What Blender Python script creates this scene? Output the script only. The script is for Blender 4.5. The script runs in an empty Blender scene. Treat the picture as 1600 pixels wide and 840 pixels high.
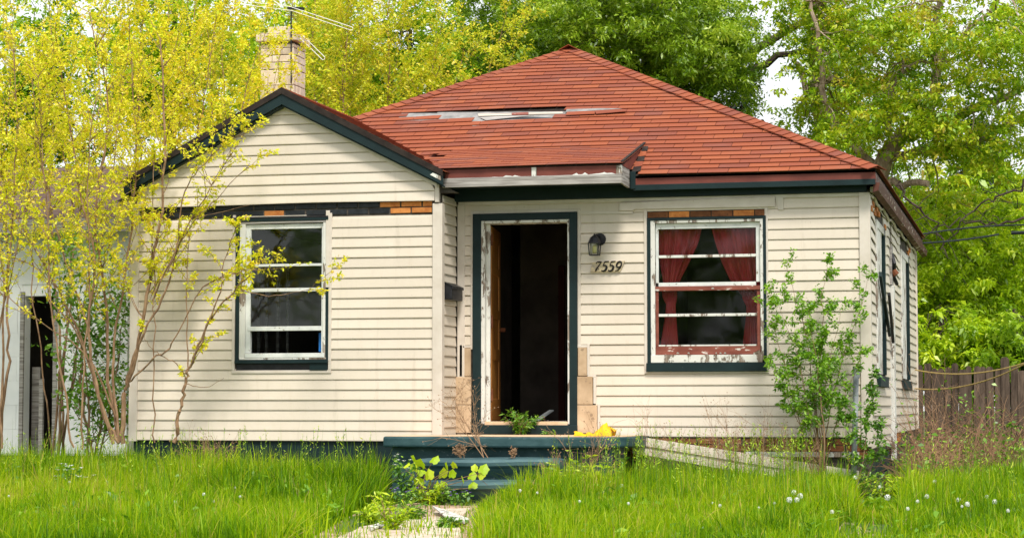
import bpy, bmesh, math, random
import numpy as np
from mathutils import Vector, Matrix
R_ = math.radians
sc = bpy.context.scene
col = sc.collection

# ------------------------------------------------------------------ camera
FPX = 3300.0; PITCH = R_(3.745); YAW = R_(13.93)
CAM = np.array([5.13, -20.7, 1.0])
cF = np.array([-math.sin(YAW)*math.cos(PITCH), math.cos(YAW)*math.cos(PITCH), math.sin(PITCH)])
cR = np.array([math.cos(YAW), math.sin(YAW), 0.0]); cU = np.cross(cR, cF)
cam = bpy.data.cameras.new('camera'); co = bpy.data.objects.new('camera', cam); col.objects.link(co)
co.location = CAM; co.rotation_euler = (math.pi/2+PITCH, 0, YAW)
cam.lens = FPX/1600*36; cam.sensor_width = 36; cam.clip_end = 2000; cam.clip_start = 0.1
sc.camera = co
# ------------------------------------------------------------------ light: bright thin overcast
SUN_EL, SUN_AZ = 55.0, 26.0         # azimuth of the sun seen from the house front (-Y), negative = towards -X
w = bpy.data.worlds.new('World'); sc.world = w; w.use_nodes = True
nt = w.node_tree; nt.nodes.clear()
sky = nt.nodes.new('ShaderNodeTexSky'); sky.sky_type = 'NISHITA'; sky.sun_disc = False
sky.sun_elevation = R_(SUN_EL); sky.air_density = 1.0; sky.dust_density = 3.0
sx = math.sin(R_(SUN_AZ)); sy = -math.cos(R_(SUN_AZ))
sky.sun_rotation = math.atan2(sx, sy)
cl = nt.nodes.new('ShaderNodeRGB'); cl.outputs[0].default_value = (9.6, 9.7, 9.8, 1)
mx = nt.nodes.new('ShaderNodeMixRGB'); mx.inputs[0].default_value = 0.75
bg = nt.nodes.new('ShaderNodeBackground'); bg.inputs[1].default_value = 0.108
wo = nt.nodes.new('ShaderNodeOutputWorld')
nt.links.new(sky.outputs[0], mx.inputs[1]); nt.links.new(cl.outputs[0], mx.inputs[2])
nt.links.new(mx.outputs[0], bg.inputs[0]); nt.links.new(bg.outputs[0], wo.inputs[0])
sl = bpy.data.lights.new('sun', 'SUN'); sl.energy = 2.9; sl.angle = R_(13); sl.color = (1.0, 0.95, 0.87)
so = bpy.data.objects.new('sun', sl); col.objects.link(so)
sd = Vector((sx*math.cos(R_(SUN_EL)), sy*math.cos(R_(SUN_EL)), math.sin(R_(SUN_EL))))
so.rotation_euler = sd.to_track_quat('Z', 'Y').to_euler(); so.location = (0, 0, 30)
sc.view_settings.view_transform = 'Standard'; sc.view_settings.look = 'None'
sc.view_settings.gamma = 1.0; sc.view_settings.exposure = 0.46
sc.view_settings.use_curve_mapping = False
sc.cycles.max_bounces = 6; sc.cycles.transparent_max_bounces = 12

# ------------------------------------------------------------------ measuring helpers (points of the place read off known planes)
def ray(px, py): return cF + cR*(px-800)/FPX + cU*(420-py)/FPX
def atY(px, py, Y): d = ray(px, py); return CAM + d*(Y-CAM[1])/d[1]
def atX(px, py, X): d = ray(px, py); return CAM + d*(X-CAM[0])/d[0]
def atZ(px, py, Z): d = ray(px, py); return CAM + d*(Z-CAM[2])/d[2]
def proj(p):
    v = np.asarray(p, float)-CAM; d = v@cF
    return 800+FPX*(v@cR)/d, 420-FPX*(v@cU)/d
def X0(px, py=500, Y=0.0): return float(atY(px, py, Y)[0])
def Z0(px, py, Y=0.0): return float(atY(px, py, Y)[2])

# ------------------------------------------------------------------ materials
def newmat(name):
    m = bpy.data.materials.new(name); m.use_nodes = True
    n = m.node_tree; b = n.nodes['Principled BSDF']; return m, n, b
def ramp(n, stops):
    r = n.nodes.new('ShaderNodeValToRGB'); e = r.color_ramp.elements
    while len(e) < len(stops): e.new(0.5)
    for i, (p, c) in enumerate(stops): e[i].position = p; e[i].color = (*c, 1)
    return r
def noise(n, scale, detail=4, rough=0.6, stretch=None):
    tc = n.nodes.new('ShaderNodeTexCoord'); t = n.nodes.new('ShaderNodeTexNoise')
    t.inputs['Scale'].default_value = scale; t.inputs['Detail'].default_value = detail; t.inputs['Roughness'].default_value = rough
    if stretch:
        mp = n.nodes.new('ShaderNodeMapping'); mp.inputs['Scale'].default_value = stretch
        n.links.new(tc.outputs['Object'], mp.inputs[0]); n.links.new(mp.outputs[0], t.inputs['Vector'])
    else: n.links.new(tc.outputs['Object'], t.inputs['Vector'])
    return t
def mixc(n, a, b, fac, mode='MIX'):
    m = n.nodes.new('ShaderNodeMixRGB'); m.blend_type = mode
    for i, v in ((1, a), (2, b)):
        if isinstance(v, tuple): m.inputs[i].default_value = (*v, 1)
        else: n.links.new(v, m.inputs[i])
    if isinstance(fac, (int, float)): m.inputs[0].default_value = fac
    else: n.links.new(fac, m.inputs[0])
    return m.outputs[0]
def bump(n, b, src, strength=0.3, dist=0.01):
    bp = n.nodes.new('ShaderNodeBump'); bp.inputs['Strength'].default_value = strength; bp.inputs['Distance'].default_value = dist
    n.links.new(src, bp.inputs['Height']); n.links.new(bp.outputs[0], b.inputs['Normal'])
def objrand(n): return n.nodes.new('ShaderNodeObjectInfo').outputs['Random']
def mat_vary(name, c1, c2, scale=6, rough=0.7, bmp=0.2, stretch=None, rnd=0.0, spots=None, spot_lo=0.62, spot_scale=30, lo=0.35, hi=0.65):
    m, n, b = newmat(name)
    t = noise(n, scale, stretch=stretch)
    r = ramp(n, [(lo, c1), (hi, c2)]); n.links.new(t.outputs[0], r.inputs[0]); out = r.outputs[0]
    if spots:
        t2 = noise(n, spot_scale, 5, 0.65, stretch); r2 = ramp(n, [(spot_lo, (0, 0, 0)), (spot_lo+0.03, (1, 1, 1))])
        n.links.new(t2.outputs[0], r2.inputs[0]); out = mixc(n, out, spots, r2.outputs[0])
    if rnd:
        mr = n.nodes.new('ShaderNodeMapRange'); n.links.new(objrand(n), mr.inputs[0]); mr.inputs[3].default_value = 1-rnd; mr.inputs[4].default_value = 1+rnd*0.6
        hs = n.nodes.new('ShaderNodeHueSaturation'); n.links.new(mr.outputs[0], hs.inputs['Value']); n.links.new(out, hs.inputs['Color']); out = hs.outputs[0]
    n.links.new(out, b.inputs['Base Color']); b.inputs['Roughness'].default_value = rough; b.inputs['Specular IOR Level'].default_value = 0.28
    if bmp: bump(n, b, t.outputs[0], bmp, 0.01)
    return m
M = {}
def siding_mat():
    m, n, b = newmat('siding')
    t = noise(n, 1.3, 5, 0.6, (1, 1, 0.5)); r = ramp(n, [(0.3, (0.60, 0.525, 0.425)), (0.7, (0.69, 0.61, 0.51))]); n.links.new(t.outputs[0], r.inputs[0])
    t2 = noise(n, 5, 6, 0.7, (3, 3, 0.6)); r2 = ramp(n, [(0.55, (0, 0, 0)), (0.9, (0.3, 0.3, 0.3))]); n.links.new(t2.outputs[0], r2.inputs[0])
    o = mixc(n, r.outputs[0], (0.42, 0.33, 0.21), r2.outputs[0])
    t5 = noise(n, 2.5, 6, 0.7, (4, 4, 0.25)); r5 = ramp(n, [(0.58, (0, 0, 0)), (0.8, (0.35, 0.35, 0.35))]); n.links.new(t5.outputs[0], r5.inputs[0]); o = mixc(n, o, (0.30, 0.25, 0.17), r5.outputs[0])
    t3 = noise(n, 60, 2); r3 = ramp(n, [(0.70, (0, 0, 0)), (0.74, (0.45, 0.45, 0.45))]); n.links.new(t3.outputs[0], r3.inputs[0])
    o = mixc(n, o, (0.3, 0.24, 0.16), r3.outputs[0])
    mr = n.nodes.new('ShaderNodeMapRange'); n.links.new(objrand(n), mr.inputs[0]); mr.inputs[3].default_value = 0.93; mr.inputs[4].default_value = 1.04
    hs = n.nodes.new('ShaderNodeHueSaturation'); n.links.new(mr.outputs[0], hs.inputs['Value']); n.links.new(o, hs.inputs['Color'])
    n.links.new(hs.outputs[0], b.inputs['Base Color']); b.inputs['Roughness'].default_value = 0.45
    t4 = noise(n, 40, 3, 0.5, (0.3, 0.3, 4)); bump(n, b, t4.outputs[0], 0.12, 0.004)
    return m
M['siding'] = siding_mat()
M['trimcream'] = mat_vary('trim_cream', (0.56, 0.495, 0.42), (0.64, 0.58, 0.51), 5, 0.5, 0.05, spots=(0.4, 0.32, 0.22), spot_lo=0.7)
M['green'] = mat_vary('dark_green_paint', (0.003, 0.014, 0.016), (0.006, 0.022, 0.024), 5, 0.6, 0.15, spots=(0.35, 0.36, 0.32), spot_lo=0.74, spot_scale=25)
M['greenworn'] = mat_vary('worn_green_concrete', (0.014, 0.048, 0.055), (0.042, 0.095, 0.102), 4, 0.6, 0.4, stretch=(1, 1, 2.5), spots=(0.14, 0.2, 0.2), spot_lo=0.64, spot_scale=14)
M['whitepeel'] = mat_vary('peeling_white_paint', (0.62, 0.60, 0.54), (0.80, 0.79, 0.74), 6, 0.6, 0.4, spots=(0.20, 0.14, 0.10), spot_lo=0.555, spot_scale=13, stretch=(1.6, 1.6, 0.5))
def peel_mat(name, paint, thr):
    m, n, b = newmat(name)
    t = noise(n, 6, 10, 0.74, (1.5, 1.5, 0.55)); mk = ramp(n, [(thr, (0, 0, 0)), (thr+0.012, (1, 1, 1))]); n.links.new(t.outputs[0], mk.inputs[0])
    g_ = noise(n, 5, 6, 0.7, (8, 8, 0.7)); gr = ramp(n, [(0.3, (0.07, 0.05, 0.038)), (0.5, (0.22, 0.17, 0.13)), (0.7, (0.40, 0.35, 0.30))]); n.links.new(g_.outputs[0], gr.inputs[0])
    pt = noise(n, 3, 4); pr_ = ramp(n, [(0.3, tuple(c*0.82 for c in paint)), (0.7, paint)]); n.links.new(pt.outputs[0], pr_.inputs[0])
    o = mixc(n, pr_.outputs[0], gr.outputs[0], mk.outputs[0]); n.links.new(o, b.inputs['Base Color']); b.inputs['Roughness'].default_value = 0.65; b.inputs['Specular IOR Level'].default_value = 0.25
    iv = n.nodes.new('ShaderNodeInvert'); n.links.new(mk.outputs[0], iv.inputs['Color']); bump(n, b, iv.outputs[0], 0.7, 0.004); return m
M['whitepeel'] = peel_mat('peeling_white_paint', (0.72, 0.71, 0.66), 0.535)
M['whiteclean'] = mat_vary('white_sash_paint', (0.54, 0.56, 0.54), (0.72, 0.73, 0.70), 6, 0.5, 0.2, spots=(0.26, 0.23, 0.18), spot_lo=0.62, spot_scale=18)
M['brownpeel'] = mat_vary('peeling_brown_paint', (0.17, 0.045, 0.030), (0.27, 0.085, 0.058), 7, 0.6, 0.4, spots=(0.62, 0.56, 0.50), spot_lo=0.60, spot_scale=14, stretch=(0.6, 1, 1.6))
M['redfascia'] = mat_vary('red_brown_fascia_paint', (0.12, 0.030, 0.022), (0.18, 0.048, 0.034), 5, 0.55, 0.2, spots=(0.7, 0.66, 0.62), spot_lo=0.70, spot_scale=16, stretch=(0.5, 1, 1))
M['greywood'] = mat_vary('weathered_grey_wood', (0.17, 0.15, 0.135), (0.42, 0.395, 0.37), 5, 0.8, 0.5, stretch=(0.5, 0.5, 9), spots=(0.05, 0.035, 0.03), spot_lo=0.70, spot_scale=12)
M['orangebrick'] = mat_vary('orange_brick', (0.42, 0.13, 0.03), (0.58, 0.23, 0.06), 18, 0.8, 0.4, rnd=0.25, spots=(0.12, 0.05, 0.02), spot_lo=0.68)
M['blackbrick'] = mat_vary('black_painted_brick', (0.006, 0.008, 0.010), (0.022, 0.026, 0.03), 12, 0.5, 0.4, rnd=0.3, spots=(0.2, 0.1, 0.05), spot_lo=0.74)
M['brownbrick'] = mat_vary('brown_brick', (0.13, 0.045, 0.018), (0.24, 0.095, 0.035), 14, 0.85, 0.4, rnd=0.3, spots=(0.04, 0.02, 0.012), spot_lo=0.62)
M['mortar'] = mat_vary('dark_mortar', (0.03, 0.025, 0.02), (0.10, 0.085, 0.07), 12, 0.9, 0.3)
M['stonefacing'] = mat_vary('tan_facing_stone', (0.40, 0.28, 0.17), (0.60, 0.45, 0.30), 4, 0.8, 0.35, rnd=0.2, spots=(0.28, 0.2, 0.13), spot_lo=0.62, spot_scale=9)
M['concrete'] = mat_vary('pale_concrete', (0.42, 0.33, 0.25), (0.66, 0.56, 0.45), 5, 0.85, 0.5, spots=(0.22, 0.16, 0.11), spot_lo=0.62, spot_scale=14)
M['porchtop'] = mat_vary('worn_sandy_concrete', (0.52, 0.34, 0.20), (0.74, 0.54, 0.36), 4, 0.85, 0.3, spots=(0.3, 0.22, 0.15), spot_lo=0.66, spot_scale=10)
M['chimneyblock'] = mat_vary('sandy_chimney_block', (0.55, 0.45, 0.35), (0.76, 0.66, 0.53), 7, 0.9, 0.4, rnd=0.18, spots=(0.25, 0.17, 0.12), spot_lo=0.66, spot_scale=12)
M['felt'] = mat_vary('grey_roofing_felt', (0.17, 0.17, 0.165), (0.30, 0.29, 0.28), 8, 0.9, 0.3)
M['deckdark'] = mat_vary('dark_roof_underlay', (0.018, 0.012, 0.010), (0.035, 0.025, 0.02), 10, 0.9, 0.2)
M['palewood'] = mat_vary('bare_pale_wood', (0.34, 0.30, 0.25), (0.55, 0.50, 0.43), 5, 0.8, 0.3, stretch=(0.5, 6, 6), spots=(0.15, 0.1, 0.07), spot_lo=0.66, spot_scale=8)
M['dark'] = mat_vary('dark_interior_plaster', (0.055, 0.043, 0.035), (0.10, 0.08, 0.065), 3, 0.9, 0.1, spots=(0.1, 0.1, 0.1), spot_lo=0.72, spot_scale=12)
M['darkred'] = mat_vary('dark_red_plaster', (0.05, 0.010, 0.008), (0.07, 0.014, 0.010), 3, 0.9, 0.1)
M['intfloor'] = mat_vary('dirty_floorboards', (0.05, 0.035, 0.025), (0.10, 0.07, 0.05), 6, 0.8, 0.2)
M['doorwood'] = mat_vary('varnished_door_wood', (0.22, 0.075, 0.014), (0.46, 0.20, 0.04), 4, 0.45, 0.2, stretch=(4, 4, 0.5), spots=(0.08, 0.03, 0.01), spot_lo=0.64, spot_scale=10)
M['curtain'] = mat_vary('red_curtain_cloth', (0.40, 0.026, 0.038), (0.60, 0.066, 0.08), 3, 0.8, 0.1, stretch=(1, 1, 0.4))
M['black'] = mat_vary('black_metal', (0.008, 0.008, 0.010), (0.02, 0.02, 0.024), 12, 0.4, 0.1)
M['digitblack'] = mat_vary('black_digit_iron', (0.006, 0.006, 0.006), (0.012, 0.012, 0.012), 12, 0.5, 0.0)
M['plaque'] = mat_vary('plaque_wood', (0.36, 0.30, 0.22), (0.70, 0.58, 0.36), 8, 0.7, 0.3, stretch=(1, 1, 3), spots=(0.3, 0.27, 0.24), spot_lo=0.58, spot_scale=20)
M['lampglow'] = mat_vary('frosted_yellow_bulb_cover', (0.58, 0.50, 0.18), (0.70, 0.62, 0.28), 10, 0.4, 0)
M['yellow'] = mat_vary('yellow_cloth', (0.74, 0.42, 0.008), (0.86, 0.52, 0.02), 9, 0.8, 0.3, spots=(0.32, 0.16, 0.01), spot_lo=0.66, spot_scale=22)
M['blue'] = mat_vary('blue_plastic', (0.01, 0.12, 0.42), (0.02, 0.20, 0.55), 8, 0.4, 0)
M['galv'] = mat_vary('galvanised_pipe', (0.16, 0.18, 0.19), (0.30, 0.32, 0.33), 9, 0.5, 0.2, spots=(0.14, 0.08, 0.05), spot_lo=0.68)
M['alu'] = mat_vary('pale_aluminium_tube', (0.72, 0.72, 0.70), (0.85, 0.85, 0.83), 9, 0.35, 0)
M['stepworn'] = mat_vary('worn_blue_grey_step_paint', (0.022, 0.062, 0.072), (0.085, 0.155, 0.165), 3.5, 0.55, 0.4, stretch=(0.5, 1, 2.5), spots=(0.22, 0.27, 0.26), spot_lo=0.66, spot_scale=9)
M['eavepeel'] = mat_vary('peeling_dark_brown_eave_paint', (0.07, 0.022, 0.016), (0.13, 0.045, 0.032), 6, 0.6, 0.4, stretch=(1, 0.6, 1.6), spots=(0.55, 0.48, 0.42), spot_lo=0.60, spot_scale=9)
M['rust'] = mat_vary('rusty_metal', (0.12, 0.035, 0.015), (0.22, 0.08, 0.03), 12, 0.8, 0.3)
M['cable'] = mat_vary('black_cable_sheath', (0.012, 0.018, 0.02), (0.02, 0.028, 0.03), 12, 0.6, 0)
M['rope'] = mat_vary('old_yellow_rope', (0.33, 0.24, 0.08), (0.45, 0.34, 0.13), 20, 0.8, 0.2)
M['fence'] = mat_vary('weathered_fence_board', (0.06, 0.042, 0.031), (0.14, 0.10, 0.075), 4, 0.9, 0.4, stretch=(6, 6, 0.8), rnd=0.3)
M['neighbour'] = mat_vary('neighbour_white_paint', (0.74, 0.75, 0.76), (0.88, 0.88, 0.88), 1.5, 0.8, 0.3, rnd=0.06, spots=(0.35, 0.32, 0.3), spot_lo=0.68, spot_scale=5)
M['nroof'] = mat_vary('old_brown_shingle_roof', (0.07, 0.04, 0.032), (0.15, 0.10, 0.08), 6, 0.9, 0.4, stretch=(1, 1, 4))
M['bark'] = mat_vary('grey_brown_bark', (0.09, 0.065, 0.048), (0.26, 0.20, 0.15), 9, 0.9, 0.5, stretch=(3, 3, 0.8))
M['barkdark'] = mat_vary('dark_bark', (0.03, 0.022, 0.017), (0.09, 0.065, 0.05), 9, 0.9, 0.5, stretch=(3, 3, 0.8))
M['barkpale'] = mat_vary('pale_tan_bark', (0.20, 0.14, 0.10), (0.42, 0.33, 0.25), 7, 0.9, 0.5, stretch=(3, 3, 0.8))
M['stem'] = mat_vary('brown_sapling_bark', (0.15, 0.085, 0.045), (0.33, 0.21, 0.12), 12, 0.85, 0.3, stretch=(2, 2, 0.6))
M['drystalk'] = mat_vary('dry_stalk', (0.22, 0.125, 0.07), (0.42, 0.27, 0.16), 12, 0.9, 0.1)
M['bramblestem'] = mat_vary('brown_bramble_stem', (0.10, 0.055, 0.03), (0.34, 0.20, 0.11), 1.5, 0.9, 0.1)
M['whitepetal'] = mat_vary('white_petal', (0.75, 0.77, 0.72), (0.85, 0.86, 0.82), 12, 0.7, 0)
M['violetpetal'] = mat_vary('violet_petal', (0.20, 0.12, 0.48), (0.34, 0.24, 0.62), 12, 0.7, 0)
M['rubble'] = mat_vary('rubble_scraps', (0.10, 0.08, 0.07), (0.24, 0.21, 0.19), 12, 0.8, 0.3)
def shingle_mat(name='red_shingle'):
    m, n, b = newmat(name)
    r = ramp(n, [(0.0, (0.19, 0.055, 0.030)), (0.3, (0.235, 0.062, 0.027)), (0.7, (0.28, 0.076, 0.030)), (1.0, (0.32, 0.095, 0.037))])
    at = n.nodes.new('ShaderNodeAttribute'); at.attribute_name = 'tint'
    ad = n.nodes.new('ShaderNodeMath'); ad.operation = 'ADD'; n.links.new(at.outputs['Fac'], ad.inputs[0]); n.links.new(objrand(n), ad.inputs[1])
    # joined pieces carry tint and sit on one object; single pieces carry tint 0 and a random of their own
    fr = n.nodes.new('ShaderNodeMath'); fr.operation = 'FRACT'; n.links.new(ad.outputs[0], fr.inputs[0]); n.links.new(fr.outputs[0], r.inputs[0])
    t = noise(n, 90, 3, 0.7); o = mixc(n, r.outputs[0], (0.12, 0.03, 0.025), mixc(n, (0, 0, 0), (0.55, 0.55, 0.55), t.outputs[0]))
    t2 = noise(n, 2.2, 4, 0.6); r2 = ramp(n, [(0.5, (0, 0, 0)), (0.8, (0.35, 0.35, 0.35))]); n.links.new(t2.outputs[0], r2.inputs[0])
    o = mixc(n, o, (0.20, 0.10, 0.08), r2.outputs[0])
    hs = n.nodes.new('ShaderNodeHueSaturation'); hs.inputs['Value'].default_value = 1.12; hs.inputs['Saturation'].default_value = 1.06; n.links.new(o, hs.inputs['Color'])
    n.links.new(hs.outputs[0], b.inputs['Base Color']); b.inputs['Roughness'].default_value = 0.9; bump(n, b, t.outputs[0], 0.4, 0.004)
    return m
M['shingle'] = shingle_mat()
def leaf_mat(name, cols, trans=0.4, gloss=0.06):
    m = bpy.data.materials.new(name); m.use_nodes = True; n = m.node_tree; n.nodes.clear()
    at = n.nodes.new('ShaderNodeAttribute'); at.attribute_name = 'tint'
    st = [(i/(len(cols)-1), c) for i, c in enumerate(cols)]
    r = ramp(n, st); n.links.new(at.outputs['Fac'], r.inputs[0])
    d = n.nodes.new('ShaderNodeBsdfDiffuse'); t = n.nodes.new('ShaderNodeBsdfTranslucent'); g = n.nodes.new('ShaderNodeBsdfGlossy')
    g.inputs['Roughness'].default_value = 0.45
    n.links.new(r.outputs[0], d.inputs[0]); n.links.new(r.outputs[0], t.inputs[0])
    m1 = n.nodes.new('ShaderNodeMixShader'); m1.inputs[0].default_value = trans; n.links.new(d.outputs[0], m1.inputs[1]); n.links.new(t.outputs[0], m1.inputs[2])
    m2 = n.nodes.new('ShaderNodeMixShader'); m2.inputs[0].default_value = gloss; n.links.new(m1.outputs[0], m2.inputs[1]); n.links.new(g.outputs[0], m2.inputs[2])
    o = n.nodes.new('ShaderNodeOutputMaterial'); n.links.new(m2.outputs[0], o.inputs[0]); return m
M['grass'] = leaf_mat('grass_blades', [(0.06, 0.16, 0.002), (0.20, 0.39, 0.003), (0.42, 0.54, 0.004), (0.52, 0.42, 0.10)], 0.5, 0.01)
M['l_yellow'] = leaf_mat('yellow_green_young_leaves', [(0.42, 0.54, 0.01), (0.78, 0.80, 0.02), (0.90, 0.82, 0.03), (0.88, 0.66, 0.10)], 0.45, 0.03)
M['l_gold'] = leaf_mat('golden_budding_leaves', [(0.36, 0.52, 0.015), (0.72, 0.74, 0.03), (0.90, 0.70, 0.07)], 0.45, 0.03)
M['l_green'] = leaf_mat('fresh_green_leaves', [(0.09, 0.20, 0.004), (0.28, 0.48, 0.008), (0.52, 0.68, 0.04)], 0.5, 0.04)
M['l_maple'] = leaf_mat('mid_green_maple_leaves', [(0.08, 0.17, 0.004), (0.27, 0.44, 0.008), (0.56, 0.68, 0.06)], 0.5, 0.06)
M['l_olive'] = leaf_mat('olive_spring_leaves', [(0.12, 0.25, 0.004), (0.34, 0.54, 0.008), (0.60, 0.68, 0.02), (0.58, 0.42, 0.05)], 0.4, 0.05)
M['l_bright'] = leaf_mat('bright_lime_leaves', [(0.16, 0.30, 0.004), (0.46, 0.66, 0.008), (0.74, 0.84, 0.03)], 0.45, 0.05)
M['l_conifer'] = leaf_mat('blue_green_needles', [(0.010, 0.028, 0.018), (0.022, 0.05, 0.03), (0.045, 0.085, 0.04)], 0.1, 0.05)
M['l_shrub'] = leaf_mat('small_shrub_leaves', [(0.05, 0.16, 0.010), (0.14, 0.32, 0.015), (0.28, 0.48, 0.03)], 0.35, 0.06)
M['l_shrub2'] = leaf_mat('bright_small_shrub_leaves', [(0.07, 0.20, 0.008), (0.20, 0.42, 0.012), (0.38, 0.60, 0.03)], 0.4, 0.05)
def ground_mat():
    m, n, b = newmat('soil_and_turf')
    t = noise(n, 1.1, 6, 0.65); r = ramp(n, [(0.35, (0.045, 0.10, 0.012)), (0.55, (0.08, 0.12, 0.02)), (0.7, (0.20, 0.14, 0.07))]); n.links.new(t.outputs[0], r.inputs[0])
    n.links.new(r.outputs[0], b.inputs['Base Color']); b.inputs['Roughness'].default_value = 0.95; t2 = noise(n, 30, 5); bump(n, b, t2.outputs[0], 0.6, 0.02); return m
M['ground'] = ground_mat()
M['dirt'] = mat_vary('bare_pinkish_dirt', (0.30, 0.19, 0.13), (0.52, 0.37, 0.27), 9, 0.95, 0.6, spots=(0.12, 0.14, 0.04), spot_lo=0.6, spot_scale=12)
def glass_mat(name='window_glass', ior=1.30, dirt=0.012):
    m = bpy.data.materials.new(name); m.use_nodes = True; n = m.node_tree; n.nodes.clear()
    tr = n.nodes.new('ShaderNodeBsdfTransparent'); tr.inputs[0].default_value = (0.86, 0.9, 0.88, 1)
    g = n.nodes.new('ShaderNodeBsdfGlossy'); g.inputs['Roughness'].default_value = 0.03
    f = n.nodes.new('ShaderNodeFresnel'); f.inputs[0].default_value = ior
    tn = noise(n, 1.2, 2); bp = n.nodes.new('ShaderNodeBump'); bp.inputs['Strength'].default_value = 0.15; bp.inputs['Distance'].default_value = 0.02
    n.links.new(tn.outputs[0], bp.inputs['Height']); n.links.new(bp.outputs[0], g.inputs['Normal'])
    mxs = n.nodes.new('ShaderNodeMixShader'); n.links.new(f.outputs[0], mxs.inputs[0]); n.links.new(tr.outputs[0], mxs.inputs[1]); n.links.new(g.outputs[0], mxs.inputs[2])
    df = n.nodes.new('ShaderNodeBsdfDiffuse'); df.inputs[0].default_value = (0.4, 0.42, 0.4, 1)
    t2 = noise(n, 3, 6, 0.7); rr = ramp(n, [(0.45, (0.0, 0.0, 0.0)), (0.9, (dirt, dirt, dirt))]); n.links.new(t2.outputs[0], rr.inputs[0])
    m2 = n.nodes.new('ShaderNodeMixShader'); n.links.new(rr.outputs[0], m2.inputs[0]); n.links.new(mxs.outputs[0], m2.inputs[1]); n.links.new(df.outputs[0], m2.inputs[2])
    o = n.nodes.new('ShaderNodeOutputMaterial'); n.links.new(m2.outputs[0], o.inputs[0]); return m
M['glass'] = glass_mat()
M['glassdirty'] = glass_mat('dusty_window_glass', 1.46, 0.06)

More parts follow.
